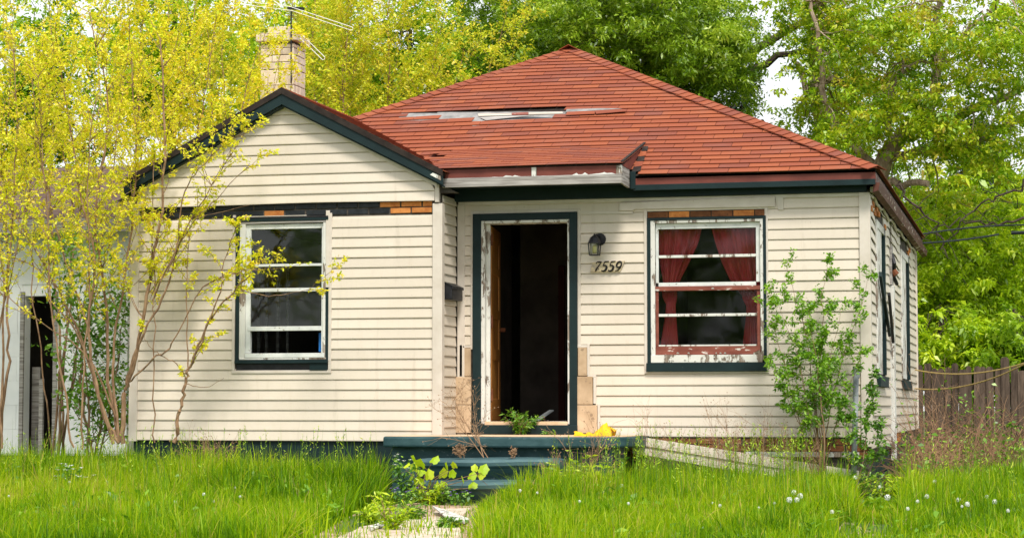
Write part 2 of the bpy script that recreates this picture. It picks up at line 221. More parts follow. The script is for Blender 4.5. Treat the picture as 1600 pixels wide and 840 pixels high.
# ------------------------------------------------------------------ object helpers
WORLD = {}                      # world offset of every root / part
def tag(o, label=None, cat=None, group=None, kind=None):
    if label: o['label'] = label
    if cat: o['category'] = cat
    if group: o['group'] = group
    if kind: o['kind'] = kind
    return o
def thing(name, loc, label, cat, group=None):
    o = bpy.data.objects.new(name, None); col.objects.link(o); o.location = loc; o.empty_display_size = 0.1
    WORLD[o.name] = np.array(loc, float); return tag(o, label, cat, group)
def link_mesh(name, me, material, parent=None, smooth=False):
    if material and len(me.materials) == 0: me.materials.append(material)
    o = bpy.data.objects.new(name, me); col.objects.link(o)
    if parent is not None: o.parent = parent
    WORLD[o.name] = WORLD[parent.name] if parent is not None else np.zeros(3)
    if smooth: me.polygons.foreach_set('use_smooth', np.ones(len(me.polygons), bool))
    return o
class MB:
    def __init__(s): s.v = []; s.f = []
    def add(s, vs, fs):
        n = len(s.v); s.v += [tuple(map(float, p)) for p in vs]; s.f += [tuple(n+i for i in f) for f in fs]; return s
    def box(s, x0, x1, y0, y1, z0, z1):
        if x0 > x1: x0, x1 = x1, x0
        if y0 > y1: y0, y1 = y1, y0
        if z0 > z1: z0, z1 = z1, z0
        return s.add([(x0,y0,z0),(x1,y0,z0),(x1,y1,z0),(x0,y1,z0),(x0,y0,z1),(x1,y0,z1),(x1,y1,z1),(x0,y1,z1)],
                     [(0,3,2,1),(4,5,6,7),(0,1,5,4),(1,2,6,5),(2,3,7,6),(3,0,4,7)])
    def bar(s, p, q, w_, h_, up=(0, 0, 1)):       # box-section bar from p to q
        p = np.array(p, float); q = np.array(q, float); d = q-p; d /= np.linalg.norm(d)
        a = np.cross(d, up); a /= np.linalg.norm(a); b = np.cross(a, d)
        vs = [e+a*i*w_/2+b*j*h_/2 for e in (p, q) for i, j in ((-1,-1),(1,-1),(1,1),(-1,1))]
        return s.add(vs, [(0,1,2,3),(7,6,5,4),(0,4,5,1),(1,5,6,2),(2,6,7,3),(3,7,4,0)])
    def extrude(s, poly, vec):                   # poly: list of 3D points
        n = len(poly); vec = np.array(vec, float); vs = [np.array(p, float) for p in poly]
        return s.add(vs+[p+vec for p in vs], [tuple(range(n)), tuple(range(2*n-1, n-1, -1))]+[(i, n+i, n+(i+1) % n, (i+1) % n) for i in range(n)])
    def tube(s, pts, rad, k=6, cap=True):
        pts = [np.array(p, float) for p in pts]; n = len(pts)
        if not hasattr(rad, '__len__'): rad = [rad]*n
        base = len(s.v); ref = np.array([0.3, 0.2, 1.0])
        for i in range(n):
            d = pts[min(i+1, n-1)]-pts[max(i-1, 0)]; d = d/(np.linalg.norm(d)+1e-9)
            a = np.cross(d, ref)
            if np.linalg.norm(a) < 0.1: a = np.cross(d, (1, 0, 0))
            a /= np.linalg.norm(a); b = np.cross(d, a)
            for j in range(k):
                t = 2*math.pi*j/k; s.v.append(tuple(pts[i]+rad[i]*(a*math.cos(t)+b*math.sin(t))))
        for i in range(n-1):
            for j in range(k):
                s.f.append((base+i*k+j, base+i*k+(j+1) % k, base+(i+1)*k+(j+1) % k, base+(i+1)*k+j))
        if cap: s.f.append(tuple(base+j for j in range(k-1, -1, -1))); s.f.append(tuple(base+(n-1)*k+j for j in range(k)))
        return s
    def lathe(s, prof, c=(0, 0, 0), k=12):
        base = len(s.v)
        for r, z in prof:
            for j in range(k): t = 2*math.pi*j/k; s.v.append((c[0]+r*math.cos(t), c[1]+r*math.sin(t), c[2]+z))
        for i in range(len(prof)-1):
            for j in range(k): s.f.append((base+i*k+j, base+i*k+(j+1) % k, base+(i+1)*k+(j+1) % k, base+(i+1)*k+j))
        s.f.append(tuple(base+j for j in range(k-1, -1, -1))); s.f.append(tuple(base+(len(prof)-1)*k+j for j in range(k)))
        return s
    def mesh(s, name, off=(0, 0, 0)):
        me = bpy.data.meshes.new(name); v = np.array(s.v)-np.array(off)
        me.from_pydata(v.tolist(), [], s.f); return me
    def build(s, name, m, parent=None, smooth=False, bevel=0, kind=None, fixn=True, loc=None):
        off = WORLD[parent.name] if parent is not None else (np.array(loc) if loc is not None else np.zeros(3))
        me = s.mesh(name, off)
        if fixn and len(s.f) < 20000:
            bm = bmesh.new(); bm.from_mesh(me); bmesh.ops.recalc_face_normals(bm, faces=bm.faces); bm.to_mesh(me); bm.free()
        o = link_mesh(name, me, M[m] if isinstance(m, str) else m, parent, smooth)
        if parent is None and loc is not None: o.location = loc; WORLD[o.name] = np.array(loc, float)
        if bevel: b = o.modifiers.new('bevel', 'BEVEL'); b.width = bevel; b.segments = 2; b.limit_method = 'ANGLE'
        if kind: o['kind'] = kind
        return o
def np_mesh(name, V, Fidx, tint=None, nper=4):
    """V (n,3); Fidx (m,nper) int"""
    me = bpy.data.meshes.new(name); n = len(V); m = len(Fidx)
    me.vertices.add(n); me.vertices.foreach_set('co', np.ascontiguousarray(V, np.float32).ravel())
    me.loops.add(m*nper); me.loops.foreach_set('vertex_index', np.ascontiguousarray(Fidx, np.int32).ravel())
    me.polygons.add(m); me.polygons.foreach_set('loop_start', np.arange(0, m*nper, nper, dtype=np.int32))
    me.update(calc_edges=True)
    if tint is not None:
        a = me.attributes.new('tint', 'FLOAT', 'POINT'); a.data.foreach_set('value', np.ascontiguousarray(tint, np.float32))
    return me
def leaves_geo(P, size, rng, aspect=0.55, droop=0.25, upbias=0.6, dirs=None, sizevar=0.35):
    """folded leaf of two triangles at each point of P; returns V, F(tri)"""
    n = len(P); N = rng.normal(size=(n, 3)); N[:, 2] = np.abs(N[:, 2])+upbias; N /= np.linalg.norm(N, axis=1)[:, None]
    D = rng.normal(size=(n, 3)) if dirs is None else dirs+0.5*rng.normal(size=(n, 3))
    D -= (D*N).sum(1)[:, None]*N; D /= np.linalg.norm(D, axis=1)[:, None]+1e-9; S = np.cross(N, D)
    L = size*(1+sizevar*rng.normal(size=n)).clip(0.4, 1.9)[:, None]; W = L*aspect
    a = P; tip = P+D*L-np.array([0, 0, 1])*L*droop; l = P+D*L*0.5+S*W*0.5-N*L*0.08; r = P+D*L*0.5-S*W*0.5-N*L*0.08
    V = np.stack([a, l, tip, r], 1).reshape(-1, 3); b = np.arange(n)[:, None]*4
    F = np.concatenate([b+np.array([0, 1, 2]), b+np.array([0, 2, 3])], 1).reshape(-1, 3); return V, F
def leaf_object(name, P, size, mname, parent, rng, tint=None, kind=None, **kw):
    V, F = leaves_geo(P, size, rng, **kw); t = rng.random(len(P)) if tint is None else tint
    off = WORLD[parent.name] if parent is not None else np.zeros(3)
    me = np_mesh(name, V-off, F, np.repeat(np.clip(t, 0, 1), 4), 3)
    o = link_mesh(name, me, M[mname], parent)
    if kind: o['kind'] = kind
    return o

# ------------------------------------------------------------------ ground
def smooth(a, b, x): t = np.clip((x-a)/(b-a), 0, 1); return t*t*(3-2*t)
def gz(x, y):
    x = np.asarray(x, float); y = np.asarray(y, float)
    z = 0.12-0.10*smooth(-2.0, -8, y)-0.62*smooth(-7, -19, y)
    z = z+0.02*np.sin(x*1.3+0.5)*np.cos(y*0.9)+0.012*np.sin(x*3.1+y*2.3)
    z = z+0.10*smooth(4.3, 5.5, x)*smooth(-4, 2, y)
    return z
xs = np.concatenate([np.linspace(-400, -14, 16), np.linspace(-13, 9, 89), np.linspace(10, 400, 16)])
ys = np.concatenate([np.linspace(-120, -22, 10), np.linspace(-21, 14, 141), np.linspace(15, 500, 24)])
gx, gy = np.meshgrid(xs, ys); V = np.stack([gx, gy, gz(gx, gy)], -1).reshape(-1, 3)
nx = len(xs); ii = (np.arange(len(ys)-1)[:, None]*nx+np.arange(nx-1)[None]).ravel()
gm = np_mesh('ground', V, np.stack([ii, ii+1, ii+nx+1, ii+nx], 1)); go = link_mesh('ground', gm, M['ground'], None, True); tag(go, kind='structure')

# ------------------------------------------------------------------ the house
WF = -0.571                    # front plane of the wing
XR = 3.556; XL = -3.87; XW = -0.594; YB = 8.19; LAP = 0.1016
Z_B = 0.712; Z_T = 3.075
house = thing('house', (0, 0, 0.12), 'abandoned one storey house with cream siding, red shingle roof and open front door', 'house')
def frame_front(Y0): return lambda u, z, w_: (u, Y0-w_, z)
def frame_right(Xp): return lambda u, z, w_: (Xp+w_, u, z)
def wall_boxes(mb, frm, u0, u1, z0, z1, thick, holes):
    us = sorted(set([u0, u1]+[h[i] for h in holes for i in (0, 1) if u0 < h[i] < u1]))
    for a, b in zip(us[:-1], us[1:]):
        hs = sorted([(h[2], h[3]) for h in holes if h[0] < (a+b)/2 < h[1]]); z = z0
        for h0, h1 in hs+[(z1, z1)]:
            if h0 > z+1e-4:
                p = [frm(uu, zz, ww) for ww in (-thick, 0) for uu, zz in ((a, z), (b, z), (b, h0), (a, h0))]
                mb.add(p, [(0,1,2,3),(7,6,5,4),(0,4,5,1),(1,5,6,2),(2,6,7,3),(3,7,4,0)])
            z = max(z, h1)
rnd = random.Random(5)
def board(parent, frm, ub0, ub1, ut0, ut1, z0, z1, sag=None, nseg=1, out=0.0185, name='siding_board', m='siding', jit=0.0012):
    """one lap of siding: thin at the top edge, standing proud at the butt, with a return under it"""
    mb = MB(); k = nseg+1; tilt = rnd.uniform(-jit, jit); ow = out+rnd.uniform(-0.001, 0.001)
    for i in range(k):
        t = i/nseg; ub = ub0+(ub1-ub0)*t; ut = ut0+(ut1-ut0)*t; dz = (sag(ub) if sag else 0)+tilt*(2*t-1)
        dw = 0.004*math.sin(ub*2.1+z0*7)*(1 if sag else 0.25)
        mb.v += [frm(ut, z1+0.010+dz, 0.0010), frm(ut, z1-0.005+dz, 0.0025), frm(ut, z1-0.011+dz, 0.0085+dw*0.5), frm(ub, z0+0.008+dz, ow+dw), frm(ub, z0+dz, ow-0.001+dw), frm(ub, z0+dz, ow-0.004+dw), frm(ub, z0+0.016+dz, 0.0030)]
    for i in range(nseg):
        b = i*7
        for j in range(7): mb.f.append((b+j, b+(j+1) % 7, b+7+(j+1) % 7, b+7+j))
    mb.f.append((0, 1, 2, 3, 4, 5, 6)); mb.f.append(tuple(nseg*7+j for j in (6, 5, 4, 3, 2, 1, 0)))
    return mb.build(name, m, parent)
def side_all(parent, frm, u0, u1, z0, nrows, holes, sag=None, nseg=1, ztop=None):
    for r in range(nrows):
        a = z0+r*LAP; b = min(a+LAP, ztop) if ztop else a+LAP
        if b-a < 0.03: continue
        mid = a+LAP*0.5; iv = [(u0, u1)]
        for h in holes:
            if h[2] < mid < h[3]:
                nv = []
                for p, q in iv:
                    if h[0] > p: nv.append((p, min(q, h[0])))
                    if h[1] < q: nv.append((max(p, h[1]), q))
                    if h[1] <= p or h[0] >= q: pass
                iv = [(p, q) for p, q in nv if q-p > 0.03]
        for p, q in iv:
            if q-p > 1.4 and rnd.random() < 0.35:                  # a butt joint somewhere along the course
                m_ = p+(q-p)*rnd.uniform(0.25, 0.75); board(parent, frm, p, m_, p, m_, a, b, sag, nseg, jit=0.002); board(parent, frm, m_+0.001, q, m_+0.001, q, a, b, sag, nseg, out=0.0172, jit=0.002)
            else: board(parent, frm, p, q, p, q, a, b, sag, nseg)

# --- openings (measured)
fF = frame_front(0.0); fW = frame_front(WF); fR = frame_right(XR); fRet = frame_right(XW)
D = dict(x0=X0(752), x1=X0(893), z0=Z0(820, 660), z1=Z0(820, 344))
winR = dict(x0=X0(1014, 450), x1=X0(1196, 450), z0=Z0(1105, 566), z1=Z0(1105, 340))
winL = dict(x0=X0(372, 450, WF), x1=X0(513, 450, WF), z0=Z0(440, 567, WF), z1=Z0(440, 343, WF))
TH = 0.14
# --- backing walls
mb = MB(); wall_boxes(mb, fF, XW, XR, 0.30, 3.13, TH, [(D['x0'], D['x1'], D['z0'], D['z1']), (winR['x0'], winR['x1'], winR['z0'], winR['z1'])])
front_wall = mb.build('front_wall', 'mortar', house)
mb = MB(); wall_boxes(mb, fW, XL, XW, 0.661, 3.12, TH, [(winL['x0'], winL['x1'], winL['z0'], winL['z1'])])
wing_wall = mb.build('wing_wall', 'mortar', house)
mb = MB(); mb.box(XW-TH, XW, WF+TH, 0.0, 0.3, 3.12); return_wall = mb.build('return_wall', 'mortar', house)
sw1 = (0.95, 1.96, 1.34, 2.90); sw2 = (5.0, 6.3, 1.345, 2.89)
mb = MB(); wall_boxes(mb, fR, TH, YB, 0.55, 3.13, TH, [sw1, sw2]); side_wall = mb.build('side_wall', 'mortar', house)
mb = MB(); mb.box(XL, XL+TH, WF+TH, YB, 0.3, 3.12); mb.build('left_wall', 'siding', house)
mb = MB(); mb.box(XL+TH, XR-TH, YB-TH, YB, 0.3, 3.12); mb.build('back_wall', 'siding', house)
# gable wall
GZ0 = 3.045; GA = (-2.245, 4.078); sl_ = 0.522
mb = MB()
def gx_at(z): d = (GA[1]-z)/sl_; return GA[0]-d, GA[0]+d
l0, r0 = gx_at(3.125)
mb.extrude([(l0, WF-0.015, 3.125), (r0, WF-0.015, 3.125), (GA[0], WF-0.015, GA[1])], (0, 0.1, 0)); gable = mb.build('gable_wall', 'mortar', house)
fG = frame_front(WF-0.03)
for r in range(11):
    a = GZ0+r*LAP; b = min(a+LAP, GA[1]-0.005)
    lb, rb = gx_at(a); lt, rt = gx_at(b+0.012)
    lb = max(lb, XL+0.02); lt = max(lt, XL+0.02); rb = min(rb, XW-0.03); rt = min(rt, XW-0.03)
    sag = (lambda u: 0.012*math.exp(-((u+1.9)/0.8)**2)) if r == 0 else None
    board(gable, fG, lb+0.02, rb-0.02, lt+0.02, rt-0.02, a, b, sag, 10 if r == 0 else 1)
# --- siding of the wing
LJ = (X0(364, 450, WF), X0(519, 450, WF), Z0(440, 583, WF), 3.2)
wz0 = 0.668
side_all(wing_wall, fW, X0(212, 500, WF), X0(677, 500, WF), wz0, 23, [LJ], ztop=2.925)
# siding of the return wall
side_all(return_wall, fRet, WF+0.055, -0.035, 0.70, 24, [], ztop=3.10)
# siding of the main front
Jd = (X0(736), X0(908), 0.5, Z0(820, 328)); Jw = (X0(1007, 450), X0(1201, 450), Z0(1105, 583), Z0(1105, 325.5))
stoneL = (X0(711), X0(737), 0.5, Z0(724, 590)); stoneLa = (X0(722), X0(737), 0.5, Z0(730, 543))
stR = [(X0(903), X0(922), 0.5, Z0(912, 541)), (X0(903), X0(931), 0.5, Z0(912, 587)), (X0(903), X0(938), 0.5, Z0(912, 632))]
side_all(front_wall, fF, XW+0.10, XR-0.075, Z_B, 24, [Jd, Jw, stoneL, stoneLa]+stR, ztop=3.07)
# side wall siding: buckled upper courses
sag_side = lambda u: 0.02*math.sin(u*2.3+1)+0.014*math.sin(u*5.1)
for r in range(24):
    a = Z_B+r*LAP; mid = a+LAP/2; b = min(a+LAP, 3.09)
    if b-a < 0.03: continue
    cuts = [(2.98, 3.32, 0.3, 3.2)]
    if sw1[2]-0.10 < mid < sw1[3]+0.12: cuts.append((sw1[0]-0.10, sw1[1]+0.10, 0, 9))
    if sw2[2]-0.10 < mid < sw2[3]+0.12: cuts.append((sw2[0]-0.10, sw2[1]+0.10, 0, 9))
    iv = [(0.07, YB-0.03)]
    for h in sorted(cuts):
        nv = []
        for p, q in iv:
            if h[0] > p: nv.append((p, min(q, h[0])))
            if h[1] < q: nv.append((max(p, h[1]), q))
        iv = nv
    amp = smooth(1.8, 3.0, np.array(a))
    for p, q in iv:
        board(side_wall, fR, p, q, p, q, a, b, (lambda u, s=float(amp): s*sag_side(u)) if amp > 0.05 else None, max(2, int((q-p)*4)) if amp > 0.05 else 1, out=0.02)
for k, (ya, yb, za) in enumerate([(0.07, 2.95, 0.60)]):        # torn lowest lap near the corner
    board(side_wall, fR, ya, yb, ya, yb, za, Z_B, lambda u: -0.0*u, 4)
# --- corner posts, J channels, cream trim
def trim(name, m='trimcream', bevel=0.004, boxes=()):
    mb = MB()
    for b in boxes: mb.box(*b)
    return mb.build(name, m, house, bevel=bevel)
trim('corner_post', boxes=[(XL-0.03, XL+0.06, WF-0.036, WF+0.05, 0.655, 3.06)])
trim('corner_post', boxes=[(X0(677, 500, WF), XW+0.028, WF-0.038, WF+0.055, 0.668, 3.02)])
trim('corner_post', boxes=[(XR-0.075, XR+0.030, -0.038, 0.07, 0.62, 3.085)])
trim('corner_post', boxes=[(XW+0.0225, XW+0.10, -0.026, 0.0, 0.70, 3.06)])
trim('corner_post', boxes=[(XR+0.001, XR+0.034, YB-0.045, YB+0.02, 0.72, 3.08)])
def jchan(u0, u1, z0, z1, frm, wd=0.032, out=0.024, sides='LRBT', name='window_surround'):
    mb = MB()
    def bx(a, b, c, d):
        p = [frm(uu, zz, ww) for ww in (0.001, out) for uu, zz in ((a, c), (b, c), (b, d), (a, d))]
        mb.add(p, [(0,1,2,3),(7,6,5,4),(0,4,5,1),(1,5,6,2),(2,6,7,3),(3,7,4,0)])
    if 'L' in sides: bx(u0, u0+wd, z0+(wd if 'B' in sides else 0), z1)
    if 'R' in sides: bx(u1-wd, u1, z0+(wd if 'B' in sides else 0), z1)
    if 'B' in sides: bx(u0, u1, z0, z0+wd)
    if 'T' in sides: bx(u0+wd, u1-wd, z1-wd, z1)
    return mb.build(name, 'trimcream', house, bevel=0.004)
jchan(LJ[0], X0(519, 450, WF), LJ[2], 2.95, fW, sides='LRB')
trim('window_surround', boxes=[(X0(511, 450, WF)-0.006, X0(511, 450, WF)+0.036, WF-0.030, WF-0.0245, 2.2, 2.975)])
jchan(Jw[0], Jw[1], Jw[2], Jw[3], fF, sides='LRB')
jchan(Jd[0], Jd[1], Z0(820, 545), Jd[3], fF, sides='LRT', name='door_surround')
# stepped channels round the stone facing
def chan(x0, x1, z0, z1): return MB().box(x0, x1, -0.026, -0.001, z0, z1).build('channel_trim', 'trimcream', house, bevel=0.003)
c = Z0(730, 543), Z0(730, 588), Z0(730, 632), 0.74
chan(X0(708), X0(711), c[3], c[1]+0.06); chan(X0(719), X0(723.5), c[1], c[0]+0.03); chan(X0(724), X0(737), c[0], c[0]+0.02)
chan(X0(918), X0(922), c[1]+0.01, c[0]+0.03); chan(X0(903), X0(918), c[0]-0.005, c[0]+0.02); chan(X0(918.5), X0(932), c[1]-0.012, c[1]+0.01)
chan(X0(927.5), X0(932), c[2]+0.01, c[1]-0.012); chan(X0(934), X0(938), c[3], c[2]+0.01)
# stone facing blocks
def stone(x0, x1, z0, z1, pr=0.03):
    o = MB().box(x0+0.003, x1-0.003, -pr-rnd.uniform(0, 0.006), 0.0-0.0005, z0+0.003, z1-0.003).build('stone', 'stonefacing', front_wall, bevel=0.004); return o
stone(X0(724), X0(737), c[1], c[0], 0.022); stone(X0(712), X0(738), c[2], c[1], 0.034); stone(X0(711), X0(738), c[3], c[2], 0.036)
stone(X0(903), X0(918), c[1], c[0], 0.022); stone(X0(902), X0(927), c[2], c[1], 0.032); stone(X0(902), X0(934), c[3], c[2], 0.036)
# cream band under the eave and the loose trim over the right window
mb = MB().box(XW+0.03, XR-0.076, -0.020, -0.001, 3.050, 3.085); mb.build('frieze_trim', 'trimcream', house, bevel=0.003)
mb = MB().extrude([(X0(968), -0.036, 0.010+Z0(970, 331)), (X0(992), -0.036, 0.010+Z0(992, 331)), (X0(992), -0.036, 0.010+Z0(992, 329)), (X0(1213), -0.036, 0.010+Z0(1213, 325)), (X0(1213), -0.036, 0.010+Z0(1213, 309)), (X0(1080), -0.036, 0.010+Z0(1080, 314)), (X0(970), -0.036, 0.010+Z0(970, 319))], (0, 0.020, 0))
mb.build('loose_trim_board', 'trimcream', house, bevel=0.004)['label'] = 'loose cream trim board sagging over the right window'
mb = MB().extrude([(X0(1218), -0.026, Z0(1218, 328)), (X0(1226), -0.026, Z0(1226, 328)), (X0(1226), -0.026, Z0(1226, 309)), (X0(1213), -0.026, Z0(1213, 309))], (0, 0.02, 0))
mb.build('loose_trim_board', 'trimcream', house)
mb = MB().extrude([(X0(905), -0.023, Z0(905, 335)), (X0(990), -0.023, Z0(990, 334)), (X0(990), -0.023, Z0(990, 330)), (X0(905), -0.023, Z0(905, 331))], (0, 0.006, 0)); mb.build('loose_trim_board', 'trimcream', house)
# --- exposed brick on the wing, over the window, and the footing
def brick(parent, frm, u0, u1, z0, z1, m, out=0.012):
    o_ = out+rnd.uniform(-0.003, 0.004)
    p = [frm(uu, zz, ww) for ww in (-0.0, o_) for uu, zz in ((u0, z0), (u1, z0), (u1, z1), (u0, z1))]
    return MB().add(p, [(0,1,2,3),(7,6,5,4),(0,4,5,1),(1,5,6,2),(2,6,7,3),(3,7,4,0)]).build('brick', m, parent, bevel=0.003)
BL, BH = 0.215, 0.056
for row in range(2):
    z = 2.929+row*(BH+0.008); u = X0(222, 330, WF)-row*0.11
    while u < X0(676, 330, WF)-0.06:
        a = max(u, X0(214, 330, WF)); b = min(u+BL, X0(676, 330, WF)); px = proj((a+0.1, WF, z))[0]
        orange = (row == 0 and (px > 600 or 225 < px < 262 or 412 < px < 450)) or (row == 1 and px > 585)
        inwin = row == 0 and winL['x0']-0.02 < (a+b)/2 < winL['x1'] and not orange
        brick(wing_wall, fW, a+0.004, b-0.004, z+0.004, z+BH, 'orangebrick' if orange else 'blackbrick', 0.008 if not orange else 0.013)
        u += BL+0.008
u = X0(1012, 333)
while u < X0(1197, 333)-0.05:
    brick(front_wall, fF, u, min(u+0.205, X0(1197, 333)), Z0(1105, 338.5), Z0(1105, 329.5), 'brownbrick' if rnd.random() < 0.6 else 'orangebrick'); u += 0.215
for row in range(3):
    z = Z_B-0.012-(row+1)*0.064; u = X0(985, 690)-row % 2*0.11
    while u < XR-0.02:
        a = max(u, X0(985, 690)); b = min(u+BL, XR-0.005)
        if b-a > 0.04: brick(front_wall, fF, a+0.004, b-0.004, z+0.004, z+BH+0.004, 'brownbrick', 0.006)
        u += BL+0.008
for row in range(2):
    for k in range(5):
        u = 3.6+k*0.223+row*0.1
        brick(side_wall, fR, u, u+BL, 0.60+row*0.062, 0.655+row*0.062, 'orangebrick', 0.006)
for (y0_, z_) in ((0.22, 2.93), (0.45, 2.99), (0.70, 2.93), (0.95, 2.99), (1.2, 2.96), (2.1, 2.9), (6.4, 2.93), (6.65, 2.98)):
    brick(side_wall, fR, y0_, y0_+0.2, z_, z_+0.055, 'orangebrick', 0.026)
# footings
MB().box(XL+0.01, XW-0.001, WF+0.012, WF+0.12, -0.4, 0.66).build('foundation_wall', 'green', house)
MB().box(X0(985, 690), XR-0.02, 0.012, 0.12, -0.4, 0.52).build('foundation_wall', 'green', house)
perf = MB().box(X0(1165, 707), XR-0.1, -0.035, -0.002, Z0(1250, 713), Z0(1250, 705.5)); perf.build('perforated_strip', 'whitepeel', house)['label'] = 'white flaking strip under the brown bricks'
for k in range(30):
    pass
y = 0.08
while y < YB-0.3:
    w_ = rnd.uniform(0.28, 0.42)
    for row in range(4):
        yy = y+(row % 2)*0.12
        MB().box(XR-0.10, XR-0.01+rnd.uniform(-0.004, 0.012), yy+0.005, yy+w_-0.005, -0.30+row*0.21, -0.10+row*0.21).build('foundation_block', 'green', house, bevel=0.006)
    y += w_

# --- eaves, fascias, frieze boards
EZ = 3.29; EY = -0.20; EXR = 3.656; EXL = -4.03; EYB = 8.39; TN = math.tan(R_(27.0)); CS = math.cos(R_(27)); SN = math.sin(R_(27))
HX1 = 1.252; HY = -0.62; HTN = 0.269
def hb(name, m, *b, bevel=0.003, label=None):
    o = MB().box(*b).build(name, m, house, bevel=bevel)
    if label: o['label'] = label
    return o
hb('frieze_board', 'green', XW+0.002, XR+0.002, -0.062, -0.022, 3.087, 3.205)
hb('soffit', 'green', XW-0.02, EXR-0.03, EY+0.022, -0.0005, 3.206, 3.222)
hb('fascia_board', 'redfascia', HX1+0.03, EXR-0.002, EY, EY+0.02, 3.19, 3.285)
hb('fascia_board', 'green', HX1+0.03, EXR-0.004, EY-0.006, EY+0.019, 3.140, 3.196, label='dark green strip along the lower fascia')
hb('fascia_board', 'green', HX1+0.002, HX1+0.055, EY-0.012, EY+0.02, 3.155, 3.33)
# hood
hoodz = Z0(800, 259, HY)
hb('hood_fascia', 'redfascia', -0.54, 0.345, HY, HY+0.02, 3.262, 3.350, label='brown hood fascia with flaking paint')
hb('hood_fascia', 'whitepeel', 0.347, 0.395, HY-0.003, HY+0.02, 3.262, 3.350)
hb('hood_fascia', 'redfascia', 0.397, HX1-0.06, HY, HY+0.02, 3.262, 3.350)
hb('hood_fascia', 'whitepeel', HX1-0.06, HX1-0.001, HY-0.002, HY+0.02, 3.262, 3.350)
mb = MB(); prev = None
rr = random.Random(3); x = -0.52                       # ragged strip of old white paint along the foot of the fascia
pts_t = []; 
while x < HX1-0.01:
    h = max(0.0006, rr.gauss(0.005, 0.006)*(1.3 if math.sin(x*6.5+1)+0.6*math.sin(x*17) > 0.1 else 0.1)); pts_t.append((x, h)); x += rr.uniform(0.015, 0.05)
for (xa, ha), (xb, hb_) in zip(pts_t[:-1], pts_t[1:]):
    mb.extrude([(xa, HY-0.0035, 3.2625), (xb, HY-0.0035, 3.2625), (xb, HY-0.0035, 3.2625+hb_), (xa, HY-0.0035, 3.2625+ha)], (0, 0.003, 0))
mb.build('paint_flakes', 'whiteclean', house)
hb('hood_fascia', 'greywood', -0.56, HX1-0.004, HY-0.012, HY+0.012, 3.172, 3.2615, label='bare weathered grey board along the foot of the hood')
# hood side: plank triangle
for k, (za, zb) in enumerate(((3.175, 3.255), (3.258, 3.345))):
    MB().extrude([(HX1-0.025, HY+0.025, za), (HX1-0.025, EY-0.02, za-0.01), (HX1-0.025, EY-0.02, zb+0.0), (HX1-0.025, HY+0.025, zb)], (0.022, 0, 0)).build('hood_side_plank', 'greywood', house)
MB().extrude([(HX1-0.02, HY+0.03, 3.348), (HX1-0.02, EY, 3.348), (HX1-0.02, 0.45, 3.62), (HX1-0.02, 0.5, 3.655)], (0.02, 0, 0)).build('hood_side_plank', 'redfascia', house)
hb('soffit', 'green', XW+0.001, HX1-0.03, HY+0.021, EY+0.021, 3.207, 3.222)
# right eave
hb('fascia_board', 'eavepeel', EXR-0.022, EXR, EY+0.021, EYB, 3.16, 3.283, label='peeling brown fascia along the side eave')
mb = MB().extrude([(EXR-0.035, EY+0.06, 3.07), (EXR+0.02, EY+0.06, 3.09), (EXR+0.035, EY+0.06, 3.165), (EXR-0.024, EY+0.06, 3.165)], (0, EYB-EY+0.6, 0)); mb.build('gutter', 'eavepeel', house)
hb('soffit', 'green', XR+0.001, EXR-0.023, 0.3, YB, 3.10, 3.15)
hb('soffit', 'trimcream', XR+0.031, EXR-0.024, -0.02, 0.29, 3.09, 3.14, label='cream soffit scrap at the front corner')
# wavy loose channel under the side eave
mb = MB(); pts = [(XR+0.035, 0.08+0.2*i, 3.06+0.018*math.sin(i*0.9)-0.01*math.sin(i*2.1)) for i in range(40)]
mb.tube(pts, 0.016, 5); mb.build('buckled_channel', 'trimcream', house)
hb('fascia_board', 'green', EXL, EXL+0.02, 0.7, EYB, 3.16, 3.283)
# --- wing rake boards
RA = (-2.22, 4.198); RKY = -0.721; RSL = 0.522; RKL = -3.93; RKR = -0.53
def rz(x, off=0.0): return RA[1]-abs(x-RA[0])*RSL+off
for sx_, xe in ((-1, RKL), (1, RKR)):
    mb = MB().extrude([(RA[0]+sx_*0.0005, RKY, rz(RA[0])-0.02), (xe, RKY, rz(xe)-0.02), (xe, RKY, rz(xe)-0.125), (RA[0]+sx_*0.0005, RKY, rz(RA[0])-0.15)], (0, 0.025, 0))
    mb.build('rake_board', 'green', house)
    mb = MB().extrude([(RA[0]+sx_*0.0005, RKY-0.012, rz(RA[0])+0.022), (xe, RKY-0.012, rz(xe)+0.022), (xe, RKY-0.012, rz(xe)-0.040), (RA[0]+sx_*0.0005, RKY-0.012, rz(RA[0])-0.044)], (0, 0.0115, 0))
    mb.build('rake_moulding', 'deckdark', house)
    # cream trim where siding meets the rake
    d0 = GA[1]-0.012
    mb = MB().extrude([(GA[0]+sx_*0.0005, WF-0.062, d0), (GA[0]+sx_*1.63, WF-0.062, d0-1.63*sl_), (GA[0]+sx_*1.63, WF-0.062, d0-1.63*sl_-0.036), (GA[0]+sx_*0.0005, WF-0.062, d0-0.036)], (0, 0.03, 0))
    mb.build('gable_trim', 'trimcream', house)
    # soffit of the rake
    mb = MB().extrude([(RA[0]+sx_*0.0005, RKY+0.026, rz(RA[0])-0.155), (xe, RKY+0.026, rz(xe)-0.130), (xe, RKY+0.026, rz(xe)-0.142), (RA[0]+sx_*0.0005, RKY+0.026, rz(RA[0])-0.167)], (0, 0.13, 0))
    mb.build('soffit', 'green', house)
MB().extrude([(X0(676, 270, RKY-0.01), RKY-0.004, Z0(676, 270, RKY)), (X0(689, 279, RKY), RKY-0.004, Z0(689, 275, RKY)), (X0(689, 279, RKY), RKY-0.004, Z0(689, 282, RKY)), (X0(672, 270, RKY), RKY-0.004, Z0(672, 273, RKY))], (0, 0.006, 0)).build('paint_flakes', 'whitepeel', house)
